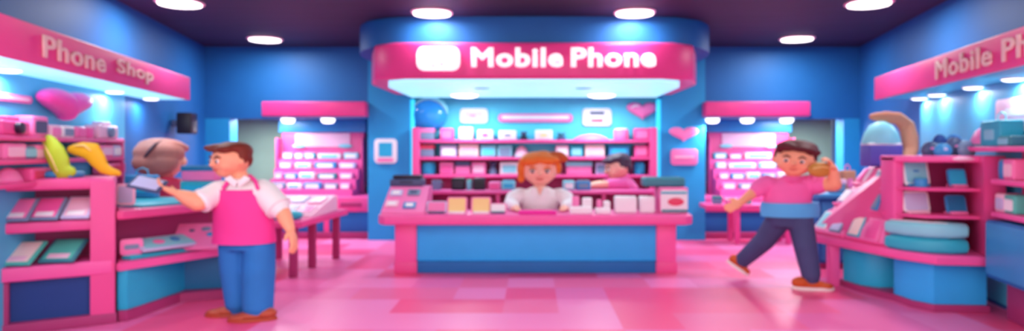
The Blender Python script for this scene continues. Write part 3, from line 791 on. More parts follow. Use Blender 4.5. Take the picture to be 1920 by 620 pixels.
# ------------------------------------------------------------------ left near shelf unit
A0, A1, B1, B0 = Vector((-4.86, 5.70)), Vector((-4.04, 6.17)), Vector((-4.28, 6.58)), Vector((-4.86, 6.28))
ad = (A1-A0).normalized(); an = Vector((-ad.y, ad.x))
def al(q, off=0): v = A0+ad*q+an*off; return (v.x, v.y)
LA = (A1-A0).length
t = thing('near_shelf_unit', 'pink open shelf unit with rounded post nearest the camera on the left', 'shelf', (0, 0, 0))
poly = [tuple(A0), tuple(A1), tuple(B1), tuple(B0)]
M().prism(poly, 1.29, 1.40, PINK, .03).build('top_board', t)
M().prism(poly, .905, 1.005, PINK, .02).build('shelf', t)
lowp = [al(0, -.06), al(LA-.02, -.02), tuple(B1), tuple(B0)]
M().prism(lowp, .475, .61, PINKB, .02).build('shelf', t)
M().prism([al(LA-.19, -.015), al(LA+.005, -.015), al(LA+.005, .2), al(LA-.19, .2)], 0, 1.385, PINK, .03).build('corner_post', t)
M().prism([tuple(B0), tuple(B1), (B1.x+.03, B1.y-.05), (B0.x+.01, B0.y-.05)], .1, 1.29, PINKD, 0).build('back_panel', t)
M().prism([al(.0, .04), al(LA-.19, .04), al(LA-.19, .08), al(.0, .08)], .1, .475, BLUEN, .0).build('kick_panel', t)
M().prism([al(0, -.05), al(LA+.02, -.02), tuple(B1), tuple(B0)], 0, .1, PINKD, .01).build('plinth', t)
M().prism([al(.0, -.03), al(.15, -.03), al(.15, .1), al(.0, .1)], 0, .475, PINKD, .02).build('post', t)
def mphone(mx, w, h, b, p, lab, group, edge=None, cat='phone', name='display_phone'):
    g = thing(name, lab, cat, mx=mx, group=group)
    M().box(-w/2, w/2, -h/2, h/2, 0, .03, b, .01).build('phone_body', g)
    M().box(-w*.4, w*.4, -h*.42, h*.42, .03, .034, p, .001).build('screen', g)
    if edge: M().box(-w*.3, w*.3, -h*.4, -h*.2, .034, .037, edge, .001).build('key_panel', g)
    return g
ang = math.atan2(ad.y, ad.x)
def rackphone(px, z, w, h, tilt, b, p, lab, group, e=None, inn=.12, yw=.0):
    # find the point on the unit front line seen at px, then step inwards
    k = (px-CX)/F
    # A0+ad*q : x = k*y
    q = (k*A0.y-A0.x)/(ad.x-k*ad.y)
    v = A0+ad*q+an*inn
    dz = h/2*math.sin(tilt)+.004
    mx = Matrix.Translation((v.x, v.y, z+dz)) @ Matrix.Rotation(ang+yw, 4, 'Z') @ Matrix.Rotation(tilt, 4, 'X')
    return mphone(mx, w, h, b, p, lab, group, e)
GN = 'tilted phones in the near left shelf unit'
for px, b, p, l in ((32, GREY, PINKL, 'pink screened phone with grey rim, leftmost'), (88, GREY, PINKB, 'hot pink screened phone with grey rim, middle one'), (147, LAV, PINKP, 'lavender phone with pale screen, rightmost')):
    rackphone(px, 1.006, .235, .3, math.radians(38), b, p, l+' of three on the upper shelf', GN, WHITE, yw=-.25)
for px, b, p, l in ((36, MINT, CREAM, 'mint rimmed phone with cream screen at the left'), (118, TEAL, MINT, 'teal phone with mint screen at the right')):
    rackphone(px, .611, .3, .34, math.radians(30), b, p, l+' of the lower shelf', GN, PINKP, yw=-.35)
# stuff lying on its top
tag(M().box(-.2, .2, -.1, .1, 0, .06, BLU2, .025).box(-.12, .12, -.06, .06, .06, .066, CYAN, .002).build('blue_case'), 'flat mid blue case on top of the near left shelf unit', 'case').location = (-4.55, 6.13, 1.4)
def leafshape(name, lab, m, pts, rads, loc, sq=.45, hi=None):
    t = thing(name, lab, 'plush', loc)
    M().tube(pts, rads, m, 20, sq).organic(.012, 8).build('plush_body', t)
    if hi: M().tube(hi[0], hi[1], hi[2], 10, .5).build('seam', t)
    return t
leafshape('plush_leaf', 'curved lime green plush shape standing on the near left shelf unit', LIME,
  [(-.1, 0, .34), (-.05, 0, .25), (.0, 0, .14), (.04, 0, .05), (.1, 0, .06)], [.075, .1, .1, .085, .06], (P(112, 330, 6.05).x, 6.05, 1.4),
  hi=([(-.12, -.05, .33), (-.04, -.06, .2), (.02, -.055, .06)], [.006, .008, .006], YEL2))
leafshape('plush_banana', 'golden yellow plush shape leaning beside the lime one', YEL,
  [(-.16, 0, .27), (-.06, 0, .27), (.04, 0, .25), (.1, 0, .16), (.16, 0, .08), (.24, 0, .045), (.3, 0, .035)], [.05, .08, .1, .085, .06, .045, .035], (P(165, 330, 6.3).x, 6.3, 1.4),
  hi=([(-.1, -.05, .31), (.0, -.055, .31), (.06, -.05, .26)], [.006, .01, .006], YEL2))

# ------------------------------------------------------------------ left counter
t = thing('left_counter', 'pink stepped counter with cyan base panels that the apron man leans towards', 'counter', (0, 0, 0))
M().prism([(-4.06, 6.25), (-3.98, 6.27), (-3.9, 7.05), (-3.92, 7.7), (-5.0, 7.7), (-4.6, 6.7), (-4.27, 6.62)], .1, .49, CYAN, .006).build('base_panel', t)
M().prism([(-3.915, 7.16), (-3.38, 7.3), (-3.38, 7.7), (-3.915, 7.7)], .1, .49, CYAND, .006).build('rear_base_panel', t)
M().prism([(-4.03, 6.21), (-3.95, 6.22), (-3.87, 7.0), (-3.33, 7.22), (-3.33, 7.72), (-5.0, 7.72), (-4.62, 6.68), (-4.27, 6.63)], 0, .1, PINKD, .01).build('plinth', t)
M().prism([(-4.04, 6.2), (-4.0, 6.2), (-3.5, 7.1), (-3.3, 7.3), (-3.3, 7.75), (-5.02, 7.75), (-4.62, 6.66), (-4.27, 6.62)], .49, .57, PINKB, .015).build('lower_ledge', t)
M().prism([(-4.05, 6.22), (-4.0, 6.24), (-3.5, 7.35), (-3.5, 7.75), (-5.02, 7.75), (-4.62, 6.68), (-4.27, 6.62)], .985, 1.075, PINK, .02).build('upper_ledge', t)
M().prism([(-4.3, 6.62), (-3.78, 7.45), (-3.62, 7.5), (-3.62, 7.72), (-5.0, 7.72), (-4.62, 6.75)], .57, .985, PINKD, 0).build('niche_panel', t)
tag(M().prism([(-4.2, 6.6), (-4.0, 6.55), (-3.58, 7.4), (-3.58, 7.7), (-4.8, 7.7), (-4.58, 6.75)], 1.075, 1.1, TURQ, .008).build('counter_mat'), 'turquoise mat covering the upper ledge of the left counter', 'mat')
tag(M().prism([(-4.1, 6.38), (-4.0, 6.36), (-3.64, 7.0), (-3.72, 7.3), (-4.16, 6.6)], .57, .615, TURQ, .012).build('tray'), 'turquoise tray on the lower ledge of the left counter', 'tray')
mx = Matrix.Translation((-3.9, 6.72, .63)) @ Matrix.Rotation(math.radians(58), 4, 'Z') @ Matrix.Rotation(math.radians(-18), 4, 'Y')
g = thing('tablet', 'large white rimmed tablet lying on the turquoise tray', 'tablet', mx=Matrix.Translation((-3.87, 6.74, .68)) @ Matrix.Rotation(math.radians(60), 4, 'Z') @ Matrix.Rotation(math.radians(22), 4, 'X'))
M().box(-.3, .3, -.13, .13, 0, .03, LAV, .012).build('tablet_body', g); M().box(-.26, .26, -.1, .1, .03, .034, TURQL, .001).build('screen', g)
M().ell((-.08, 0, .036), (.06, .05, .006), PINKL).ell((.1, .02, .036), (.05, .05, .006), BLU2).build('screen_icon', g)
g = thing('control_pad', 'big bright pink pad with grey keys beside the apron man', 'pad', mx=Matrix.Translation((PX(365, 6.88), 6.88, .575)) @ Matrix.Rotation(math.radians(10), 4, 'Z') @ Matrix.Rotation(math.radians(40), 4, 'X'))
M().box(-.25, .27, 0, .38, 0, .05, PINKL, .02).build('pad_body', g)
M().ell((.06, .28, .052), (.05, .03, .012), GREY).ell((-.08, .26, .052), (.03, .02, .01), SLATE).ell((.13, .2, .052), (.05, .03, .012), BLU2).build('key', g)
g = thing('display_phone', 'small pink phone leaning by the corner post over the tray', 'phone', (-4.03, 6.42, .615), math.radians(40))
M().rrect(.2, .16, .02, .03, PINKL, (0, 0, .08), .004).build('phone_body', g); M().rrect(.13, .05, .004, .02, GREY, (0, -.012, .08)).build('screen', g)
g = thing('display_phone', 'white and pink phone standing on the upper ledge beside the corner post', 'phone', (PX(236, 6.55), 6.55, 1.1), math.radians(15))
M().rrect(.17, .22, .02, .03, PINKP, (0, 0, .11), .004).build('phone_body', g); M().rrect(.13, .17, .004, .02, LAV, (0, -.012, .11)).build('screen', g)
package('mid blue bag standing on the left counter before the rosy haired person', PX(262, 7.5), 7.55, 1.1, .34, .27, .15, BLU2, CYAN, 'bag')
package('turquoise box under the pink one on the left counter', PX(372, 7.5), 7.58, 1.1, .42, .2, .2, TURQ, CYAN, 'box')
package('pink box with a teal blue lid stacked on the turquoise box', PX(372, 7.5), 7.58, 1.3, .4, .18, .18, PINKL, CYAND, 'lid')

# ------------------------------------------------------------------ right island
t = thing('island_display', 'pink island display with sloped phone racks and cyan pedestals on the right', 'display', (0, 0, 0))
ledge = [(3.5, 8.28), (3.88, 6.8), (4.08, 6.47), (4.76, 6.36), (4.82, 6.5), (5.0, 7.25), (5.0, 8.3)]
M().prism(ledge, .5, .6, PINKB, .02).build('ledge', t)
M().prism([(4.0, 7.1), (4.03, 6.8), (4.14, 6.62), (4.66, 6.58), (4.72, 7.1)], .07, .5, CYANB, .006).build('pedestal', t)
M().prism([(3.8, 7.85), (3.86, 7.55), (4.0, 7.42), (4.7, 7.38), (4.72, 7.9)], .07, .5, CYAN, .006).build('pedestal', t)
M().prism([(3.98, 7.1), (4.0, 6.78), (4.12, 6.58), (4.67, 6.54), (4.74, 7.4), (4.74, 7.95), (3.78, 7.95), (3.82, 7.5)], 0, .07, PINKD, .006).build('plinth', t)
M().box(3.62, 3.74, 7.8, 7.92, 0, .5, PINKB, .015).build('leg', t)
# vertical cabinet
M().prism([(4.52, 6.42), (4.74, 6.42), (4.98, 7.2), (4.84, 7.2)], .6, 1.605, PINK, .02).build('end_post', t)
M().box(3.9, 4.01, 6.92, 7.2, .6, 1.6, PINKB, .02).build('side_post', t)
M().box(3.98, 4.86, 7.12, 7.2, .6, 1.59, PINKD, 0).build('back_panel', t)
M().prism([(3.9, 6.9), (4.1, 6.68), (4.6, 6.58), (4.93, 7.2), (3.9, 7.2)], 1.535, 1.605, PINKB, .02).build('top_board', t)
for z in (1.27, .985): M().prism([(3.92, 6.92), (4.1, 6.66), (4.58, 6.56), (4.82, 7.14), (3.92, 7.14)], z-.035, z, PINK, .01).build('shelf', t)
M().ell((4.44, 6.6, 1.57), (.12, .02, .022), PINKP).build('header_badge', t)
# sloped rack body
BL, BR, TL, TR = Vector((3.53, 8.2, .6)), Vector((3.86, 6.97, .6)), Vector((4.35, 8.2, 1.46)), Vector((4.04, 7.22, 1.46))
def rk(u, v, n=0):
    p = (BL*(1-u)+BR*u)*(1-v)+(TL*(1-u)+TR*u)*v
    du = (BR-BL)*(1-v)+(TR-TL)*v; dv = (TL-BL)*(1-u)+(TR-BR)*u
    N = du.cross(dv).normalized()
    return p+N*n, du.normalized(), dv.normalized(), N
def rkbody(m, u0, u1, v0, v1, n0, n1, mt):
    tb = bmesh.new(); vs = []
    for n in (n0, n1):
        for (u, v) in ((u0, v0), (u1, v0), (u1, v1), (u0, v1)): vs.append(tb.verts.new(rk(u, v, n)[0]))
    for f in ((3, 2, 1, 0), (4, 5, 6, 7), (0, 1, 5, 4), (1, 2, 6, 5), (2, 3, 7, 6), (3, 0, 4, 7)): tb.faces.new([vs[i] for i in f])
    bmesh.ops.recalc_face_normals(tb, faces=tb.faces)
    return m.merge(tb, mt)
tb = bmesh.new(); q = [BL, BR, Vector((4.66, 7.22, .6)), Vector((4.78, 8.2, .6)), TL, TR, Vector((4.66, 7.22, 1.46)), Vector((4.78, 8.2, 1.46))]
q = [tb.verts.new(x) for x in q]
for f in ((3, 2, 1, 0), (4, 5, 6, 7), (0, 1, 5, 4), (1, 2, 6, 5), (2, 3, 7, 6), (3, 0, 4, 7)): tb.faces.new([q[i] for i in f])
bmesh.ops.recalc_face_normals(tb, faces=tb.faces)
M().merge(tb, PINK).build('rack_body', t, smooth=False)
sgn = 1 if rk(.5, .5)[3].x < 0 else -1
for v0, v1 in ((.02, .33), (.40, .64), (.70, .97)):
    for u0, u1 in ((.02, .47), (.53, .98)):
        m_ = M(); rkbody(m_, u0, u1, v0, v1, sgn*.002, sgn*.03, PINKL if v0 < .3 else PINKB)
        rkbody(m_, u0, u1, v0, v0+.02, sgn*.03, sgn*.06, PINKB)
        m_.build('tray', t, smooth=False)
m_ = M(); rkbody(m_, .1, .42, .345, .385, sgn*.0, sgn*.012, BLACK); rkbody(m_, .62, .9, .345, .385, 0, sgn*.012, BLACK); m_.build('tray_slot', t, smooth=False)
def rackthing(u, v, w, h, b, p, lab, th=.025):
    o, du, dv, N = rk(u, v, sgn*.031)
    Z = N*sgn; X = du-Z*du.dot(Z); X.normalize(); Yv = Z.cross(X)
    mx = Matrix((X, Yv, Z)).transposed().to_4x4(); mx.translation = o
    g = thing('display_phone', lab, 'phone', mx=mx, group='phones on the sloped island rack')
    M().box(-w/2, w/2, -h/2, h/2, 0, th, b, .008).build('phone_body', g)
    M().box(-w*.4, w*.4, -h*.42, h*.42, th, th+.004, p, .001).build('screen', g)
for u, v, w, h, b, p, l in (
 (.13, .18, .2, .26, WHITE, TURQL, 'white phone at the far end of the bottom rack tray'), (.35, .18, .2, .26, GREY, LAV, 'grey phone, second on the bottom rack tray'),
 (.62, .18, .2, .26, TURQ, CREAM, 'turquoise rimmed phone, third on the bottom rack tray'), (.85, .18, .22, .26, PINKL, PINKB, 'pink phone at the near end of the bottom rack tray'),
 (.14, .53, .2, .2, LAV, WHITE, 'lavender phone at the far end of the middle rack tray'), (.35, .53, .18, .2, CREAM, PINKP, 'cream phone, second on the middle rack tray'),
 (.75, .53, .3, .2, BLU2, GREY, 'wide blue phone at the near end of the middle rack tray'),
 (.14, .84, .2, .2, PINKB, MAG, 'hot pink phone at the far end of the top rack tray'), (.36, .84, .18, .2, PINKL, PINKP, 'light pink phone, second on the top rack tray'), (.74, .84, .24, .2, WHITE, GREY, 'white phone at the near end of the top rack tray')):
    rackthing(u, v, w, h, b, p, l)
# products in the cabinet
GI = 'devices in the island cabinet'
def ip(x0, x1, yt, z, st, b, p, lab, mk=None, Y=6.93, d=.14):
    yf = Y-d/2
    package(lab, PX((x0+x1)/2, yf), Y, z, (x1-x0)*yf/F, PZ(yt, yf)-z, d, b, p, st, group=GI, mark=mk)
ip(1702, 1750, 293, 1.27, 'phone', WHITE, TURQL, 'white tablet with pale turquoise screen on the upper cabinet shelf', BLU2)
ip(1786, 1820, 318, 1.27, 'phone', BLU2, CYAN, 'blue rounded device with cyan screen on the upper cabinet shelf', PINKL, Y=6.8)
ip(1722, 1746, 333, 1.27, 'round', BLU2, TURQ, 'short blue canister in front of the upper tablet', Y=6.8)
ip(1700, 1750, 360, .985, 'phone', WHITE, LAV, 'white tablet with lavender screen on the lower cabinet shelf', PINKP)
ip(1782, 1820, 368, .985, 'phone', BLU2, CYAND, 'blue device with dark teal screen on the lower cabinet shelf', PINKL, Y=6.8)
def cushion(z, h, lab, m, m2):
    t = thing('seat_cushion', lab, 'cushion', (0, 0, z), 0, 'cushions on the island ledge')
    M().prism([(3.83, 6.98), (3.9, 6.75), (4.05, 6.58), (4.25, 6.5), (4.42, 6.5), (4.46, 6.56), (4.46, 6.98)], 0, h, m, .045).build('cushion_body', t)
    M().prism([(3.87, 6.95), (3.94, 6.77), (4.08, 6.62), (4.25, 6.56), (4.3, 6.95)], h, h+.006, m2, .002).build('top_patch', t)
cushion(.6, .15, 'lower turquoise cushion on the island ledge', TURQ, CYAN)
cushion(.76, .15, 'upper turquoise cushion stacked on the other one', TURQL, WHITE)
# on top of the island
t = thing('domed_basket', 'purple basket with a turquoise dome standing on the sloped rack top', 'basket', (PX(1652, 7.9), 7.9, 1.46))
M().box(-.21, .21, -.12, .12, 0, .27, PURPLE, .03).build('basket', t)
M().lathe([(.5, 0), (.49, .1), (.42, .3), (.28, .48), (.1, .57), (.01, .58)], (0, 0, 0), TURQL, mx=Matrix.Translation((0, 0, .28)) @ Matrix.Diagonal((.47, .26, .48, 1))).build('dome', t)
M().box(-.2, .2, -.11, .11, .26, .29, WHITE, .01).build('rim', t)
tt = M().tube([P(1636, 219, 8.0), P(1660, 219, 8.0), P(1684, 222, 8.0), P(1700, 236, 8.0), P(1706, 258, 7.95), P(1708, 280, 7.9), P(1700, 304, 7.8)], [.05, .075, .085, .1, .1, .09, .06], TAN, 16, .5).organic(.015, 6).build('plush_arch')
tag(tt, 'tan brown plush arch curving over the turquoise dome', 'plush')
def pile():
    rng = random.Random(3)
    spots = [(1745, 7.0, .15, SLATE, 'slate'), (1768, 6.83, .13, BLU2, 'mid blue'), (1790, 6.9, .2, SLATE, 'tall slate'), (1762, 7.1, .23, BLUEN, 'navy'), (1812, 6.8, .16, GREY, 'grey'), (1788, 7.12, .23, BLUE, 'royal blue')]
    lab = {0: 'slate blue pouch at the left end of the pile on the island', 1: 'mid blue pouch in the pile on the island', 2: 'taller slate pouch in the middle of the pile', 3: 'navy pouch at the back left of the pile', 4: 'grey pouch at the right front of the pile', 5: 'royal blue pouch at the back of the pile'}
    for i, (px, Y, h, m, n) in enumerate(spots):
        t = thing('soft_pouch', lab[i]+' top' if 'island' in lab[i] else lab[i]+' on the island top', 'pouch', (PX(px, Y), Y, 1.605), rng.uniform(-.3, .3), 'pouches piled on the island')
        M().lathe([(.08, 0), (.1, .25*h), (.095, .6*h), (.06, .9*h), (.03, h)], (0, 0, 0), m, sy=.5).build('pouch_body', t)
        M().ell((0, -.03, h*.5), (.045, .02, .03), (PINKL, LAV)[i % 2]).build('badge', t)
pile()

# right wall shelving, base cabinet
t = thing('wall_shelving', 'pink wall shelves in the right bay behind the island', 'shelving', (0, 0, 0))
RZ = [1.7, 1.38, 1.06]
for z, ye in zip(RZ, (6.85, 6.3, 6.3)): M().prism([(bR(3.6, .03), 3.6), (bR(ye, .03), ye), (bR(ye, .36), ye), (bR(3.6, .36), 3.6)], z-.05, z, PINKB, .01).build('shelf', t)
M().prism([(bR(3.6, .03), 3.6), (bR(6.3, .03), 6.3), (bR(6.3, .05), 6.3), (bR(3.6, .05), 3.6)], 1.0, 1.65, PINK).build('back_panel', t)
GR = 'products on the right wall shelves'
wprod(bR, 1, 1846, RZ[0], .42, .21, .24, 'dome', PINKL, TEAL, 'pink dome pack with teal ring on the top right wall shelf', GR)
wprod(bR, 1, 1878, RZ[0], .4, .26, .22, 'bag', TURQ, TURQL, 'turquoise bag on the top right wall shelf', GR)
wprod(bR, 1, 1905, RZ[0], .25, .1, .22, 'box', TEAL, TURQL, 'small teal box at the picture edge of the top right wall shelf', GR)
for px, b, p, l in ((1895, BLU2, GREY, 'blue'), (1912, PINKL, PINKP, 'light pink')):
    wprod(bR, 1, px, RZ[1], .2, .2, .2, 'round' if b is BLU2 else 'box', b, p, f'{l} product on the middle right wall shelf', GR)
for px, b, p, l in ((1896, PINKP, LAV, 'pale pink'), (1914, MINT, WHITE, 'mint')):
    wprod(bR, 1, px, RZ[2], .2, .18, .2, 'box', b, p, f'{l} box on the lowest right wall shelf', GR)
Yp = wall_pt(bR, 1905, .05, 1)
tt = thing('wall_poster', 'pale pink poster on the right bay wall at the picture edge', 'poster', (bR(Yp, .03), Yp, PZ(214, Yp)), -TH)
M().rrect(1.3, .34, .02, .04, PINKP, (.25, -.012, 0), .005).build('sheet', tt); M().rrect(.9, .08, .006, .02, WHITE, (.25, -.026, .03)).build('picture_area', tt)
t = thing('base_cabinet', 'blue wall hung base cabinet under the right wall shelves', 'cabinet', (0, 0, 0))
M().prism([(bR(3.5, .05), 3.5), (bR(6.3, .05), 6.3), (bR(6.3, .4), 6.3), (bR(3.5, .4), 3.5)], .42, .98, BLUE, .01).build('carcass', t)
for y in (3.55, 4.48, 5.38):
    M().prism([(bR(y, .4), y), (bR(y+.9, .4), y+.9), (bR(y+.9, .42), y+.9), (bR(y, .42), y)], .46, .96, BLU2, .004).build('door', t)
M().prism([(bR(3.5, .03), 3.5), (bR(6.3, .03), 6.3), (bR(6.3, .2), 6.3), (bR(3.5, .2), 3.5)], 0, .42, PINKD, .01).build('plinth', t)
# blue cabinet behind the walker
t = thing('storage_cabinet', 'low blue storage cabinet between the walking man and the right wall', 'cabinet', (0, 0, 0))
M().box(4.0, 5.3, 8.95, 9.5, .08, .98, BLUE, .012).build('carcass', t)
M().box(3.96, 5.34, 8.9, 9.52, .98, 1.05, BLU2, .015).build('worktop', t)
for a in (4.03, 4.67): M().box(a, a+.6, 8.93, 8.95, .12, .94, BLU2, .004).build('door', t)
M().box(4.03, 5.27, 8.98, 9.48, 0, .08, PINKD, .005).build('plinth', t)
for px, w, h, b, p, st, l in ((1572, .2, .2, GREY, PINKP, 'lid', 'grey box with pale pink lid'), (1592, .17, .32, TAN, PINKL, 'bag', 'tan bag with pink handle'), (1612, .18, .18, PINKL, LAV, 'box', 'light pink box')):
    package(l+' on the low blue storage cabinet', PX(px, 9.15), 9.2, 1.05, w, h, .18, b, p, st, group='packs on the storage cabinet')

# ------------------------------------------------------------------ people
def hand(m, W, d, n, L, mt, curl=.5, side=1):
    """palm + four fingers + thumb; d finger direction, n palm-facing normal, side=+-1 thumb side"""
    d = Vector(d).normalized(); n = Vector(n); n = (n-d*n.dot(d)).normalized(); s = d.cross(n)*side
    W = Vector(W); pl_ = L*.48; pw = L*.42
    for k in (-1, -.33, .33, 1):
        m.tube([W+s*pw*.18*k, W+d*pl_*.5+s*pw*.33*k, W+d*pl_+s*pw*.36*k], [L*.12, L*.12, L*.095], mt, 10)
    for i, k in enumerate((1, .34, -.34, -1)):
        fl = L*(.46, .52, .48, .36)[i]; p = W+d*pl_*.98+s*pw*.42*k
        pts = [p]; a = 0
        dd = (d+s*.12*k).normalized()
        for j, f in enumerate((.42, .33, .25)):
            a += curl*(.5, .8, .7)[j]
            p = p+(dd*math.cos(a)+n*math.sin(a))*fl*f; pts.append(p)
        m.tube(pts, [L*.07, L*.066, L*.06, L*.05], mt, 10)
    p = W+d*pl_*.25+s*pw*.42; q = p+(s*.8+d*.6+n*.2).normalized()*L*.24; r_ = q+(d*.9+s*.15+n*.45).normalized()*L*.2
    m.tube([p, q, r_], [L*.095, L*.08, L*.06], mt, 10)

class Head:
    def __init__(s, c, w, h, d, yaw=0, roll=0, pitch=0):
        s.c = Vector(c); s.w, s.h, s.d = w/2, h/2, d/2
        s.R = (Matrix.Rotation(yaw, 3, 'Z') @ Matrix.Rotation(roll, 3, 'Y') @ Matrix.Rotation(pitch, 3, 'X'))
    def T(s, x, y, z): return s.c+s.R @ Vector((x*s.w, y*s.d, z*s.h))
    def e(s, m, x, y, z, rx, ry, rz, mt, seg=20): m.ell(s.T(x, y, z), (rx*s.w, ry*s.d, rz*s.h), mt, s.R, seg)
    def surf(s, x, z): # front of skull ellipsoid (.94 radii)
        k = 1-(x/.93)**2-((z-.02)/.98)**2
        return -.95*math.sqrt(max(k, .02))
    def skull(s, m, mt, ears=True):
        s.e(m, 0, 0, .02, .93, .95, .98, mt, 28)
        s.e(m, 0, -.3, -.55, .58, .5, .46, mt)           # jaw
        s.e(m, -.42, -.5, -.28, .34, .3, .34, mt); s.e(m, .42, -.5, -.28, .34, .3, .34, mt)   # cheeks
        s.e(m, 0, -.98, -.18, .13, .17, .12, mt, 12); s.e(m, 0, -.93, -.05, .07, .1, .2, mt, 12)         # nose
        if ears:
            for q in (-1, 1): s.e(m, q*.97, .05, -.12, .12, .16, .22, mt, 14)
    def face(s, m, lips=True, iris=EYED, brow=None, lash=False):
        for q in (-1, 1):
            x, z = q*.36, .0; y = s.surf(x, z)
            s.e(m, x, y+.01, z, .13, .06, .125, EYEW, 16)
            s.e(m, x-.01, y-.03, z-.005, .085, .045, .105, iris, 14)
            s.e(m, x-.035, y-.065, z+.045, .022, .015, .03, EYEW, 8)
            b = [s.T(x-.18, s.surf(x-.18, .24)-.03, .2), s.T(x, s.surf(x, .3)-.04, .3), s.T(x+.18, s.surf(x+.18, .24)-.03, .22)]
            m.tube(b, [.022*s.w*1.2, .05*s.w, .022*s.w*1.2], brow or iris, 8)
            if lash: m.tube([s.T(x-.18, y-.0, z+.06), s.T(x, y-.08, z+.15), s.T(x+.18, y+.02, z+.08)], .018*s.w, EYED, 8)
        if lips:
            m.tube([s.T(-.2, -.80, -.47), s.T(-.08, -.87, -.53), s.T(.08, -.87, -.53), s.T(.2, -.80, -.47)], [.012*s.w, .04*s.w, .04*s.w, .012*s.w], LIPS, 8)

def shoe(name, heel, toe, z0, wd, h, parent, up, sole, rot=None, voxel=.01):
    heel = Vector((heel[0], heel[1], 0)); toe = Vector((toe[0], toe[1], 0)); d = toe-heel; L = d.length; a = math.atan2(d.y, d.x)
    base = Matrix.Translation((heel.x, heel.y, z0)) @ Matrix.Rotation(a, 4, 'Z')
    if rot: base = base @ Matrix.Rotation(rot, 4, 'Y')
    m = M(); m.ell((L*.22, 0, h*.55), (L*.24, wd*.42, h*.48), up).ell((L*.52, 0, h*.42), (L*.34, wd*.44, h*.36), up).ell((L*.78, 0, h*.34), (L*.22, wd*.46, h*.27), up)
    m.organic(voxel, 4); bmesh.ops.transform(m.bm, matrix=base, verts=m.bm.verts)
    o = m.build(name, parent)
    m = M(); pts = []
    for i in range(24):
        t_ = 2*PI*i/24; pts.append((L*.5+L*.52*math.cos(t_), wd*.5*math.sin(t_)*(1 if math.cos(t_) > 0 else .85)))
    m.prism(pts, 0, h*.26, sole, h*.06); bmesh.ops.transform(m.bm, matrix=base, verts=m.bm.verts)
    m.build('sole', o)
    return o

# --- apron man -------------------------------------------------------------
Ym = 6.4
body = M()
hd = Head(P(433, 300, Ym), .44, .33, .38, yaw=math.radians(-42), roll=math.radians(0), pitch=math.radians(4))
hd.skull(body, SKIN)
body.tube([P(448, 325, Ym), P(450, 350, Ym)], [.085, .1], SKIN)
body.loft([(P(462, 460, Ym).x, Ym, .74, .24, .15), (P(458, 420, Ym).x, Ym, .95, .22, .15), (P(455, 380, Ym).x, Ym, 1.15, .23, .15), (P(452, 352, Ym).x, Ym, 1.28, .18, .12), (P(450, 342, Ym).x, Ym, 1.34, .08, .08)], SKIN)
L_sh, L_el, L_wr = P(410, 360, 6.35), P(372, 380, 6.15), P(335, 364, 6.15)
R_sh, R_el, R_wr = P(498, 362, 6.38), P(530, 398, 6.3), P(545, 432, 6.22)
body.tube([L_sh, L_el], [.08, .085], SKIN); body.tube([L_el, (L_el+L_wr)/2, L_wr], [.085, .078, .05], SKIN)
body.tube([R_sh, R_el], [.08, .078], SKIN); body.tube([R_el, (R_el+R_wr)/2, R_wr], [.078, .068, .045], SKIN)
hand(body, L_wr, P(288, 344, 6.1)-L_wr, (-.1, .1, 1), .26, SKIN, .45, side=1)
hand(body, R_wr, P(556, 470, 6.15)-R_wr, (-1, .2, 0), .24, SKIN, .35, side=-1)
for hx, hy in ((437, 6.45), (487, 6.32)):
    hp = P(hx, 465, Ym); body.tube([(hp.x, Ym, .78), (hp.x, hy, .42), (hp.x+.01, hy, .1)], [.12, .09, .06], SKIN)
body.organic(.0125, 3)
hd.face(body, brow=HAIRB)
man = tag(body.build('person'), 'man in white shirt and pink apron holding a phone over the left counter', 'person')
m = M()
for a in ((0, .3, .5, .98, .78, .62), (0, .1, .72, .95, .85, .42), (-.25, -.55, .78, .6, .45, .26), (-.55, -.7, .82, .5, .35, .17), (.45, -.45, .7, .45, .4, .26), (0, .6, .0, .8, .42, .6), (.86, .25, .2, .16, .3, .4), (-.86, .25, .2, .16, .3, .4), (-.1, -.86, .68, .55, .18, .12), (-.85, -.62, .74, .28, .25, .1)):
    hd.e(m, *a, HAIRB)
m.organic(.012, 4).build('hair', man)
m = M()  # shirt
cxs = P(455, 0, Ym).x
m.loft([(P(462, 0, Ym).x, Ym, .8, .27, .18), (P(460, 0, Ym).x, Ym, .95, .265, .18), (cxs, Ym, 1.15, .265, .18), (P(452, 0, Ym).x, Ym, 1.27, .225, .15), (P(450, 0, Ym).x, Ym, 1.335, .13, .12), (P(449, 0, Ym).x, Ym, 1.38, .105, .11)], SHIRT)
m.tube([L_sh+Vector((.05, 0, .0)), L_sh, L_sh*.25+L_el*.75], [.12, .115, .11], SHIRT, 18)
m.tube([R_sh+Vector((-.06, 0, .02)), R_sh, R_sh*.3+R_el*.7], [.13, .13, .125], SHIRT, 18)
sh = m.organic(.013, 5).build('shirt', man)
cl = M(); c0 = P(448, 340, Ym-.12)
cl.prism([(-.13, .03), (-.02, -.06), (0, -.0), (-.07, .06)], 0, .02, SHIRT, .004, Matrix.Translation((c0.x, c0.y-.02, c0.z)), 'y')
cl.prism([(.13, .03), (.02, -.06), (0, -.0), (.07, .06)], 0, .02, SHIRT, .004, Matrix.Translation((c0.x, c0.y-.02, c0.z)), 'y')
cl.build('collar', sh)
cf = M()
q = L_sh*.22+L_el*.78; dq = (L_el-L_sh).normalized(); cf.tube([q-dq*.02, q+dq*.02], .118, SHIRT, 18, caps=False)
cf.build('cuff', sh); cf = M()
q = R_sh*.28+R_el*.72; dq = (R_el-R_sh).normalized(); cf.tube([q-dq*.02, q+dq*.02], .132, SHIRT, 18, caps=False)
cf.build('cuff', sh)
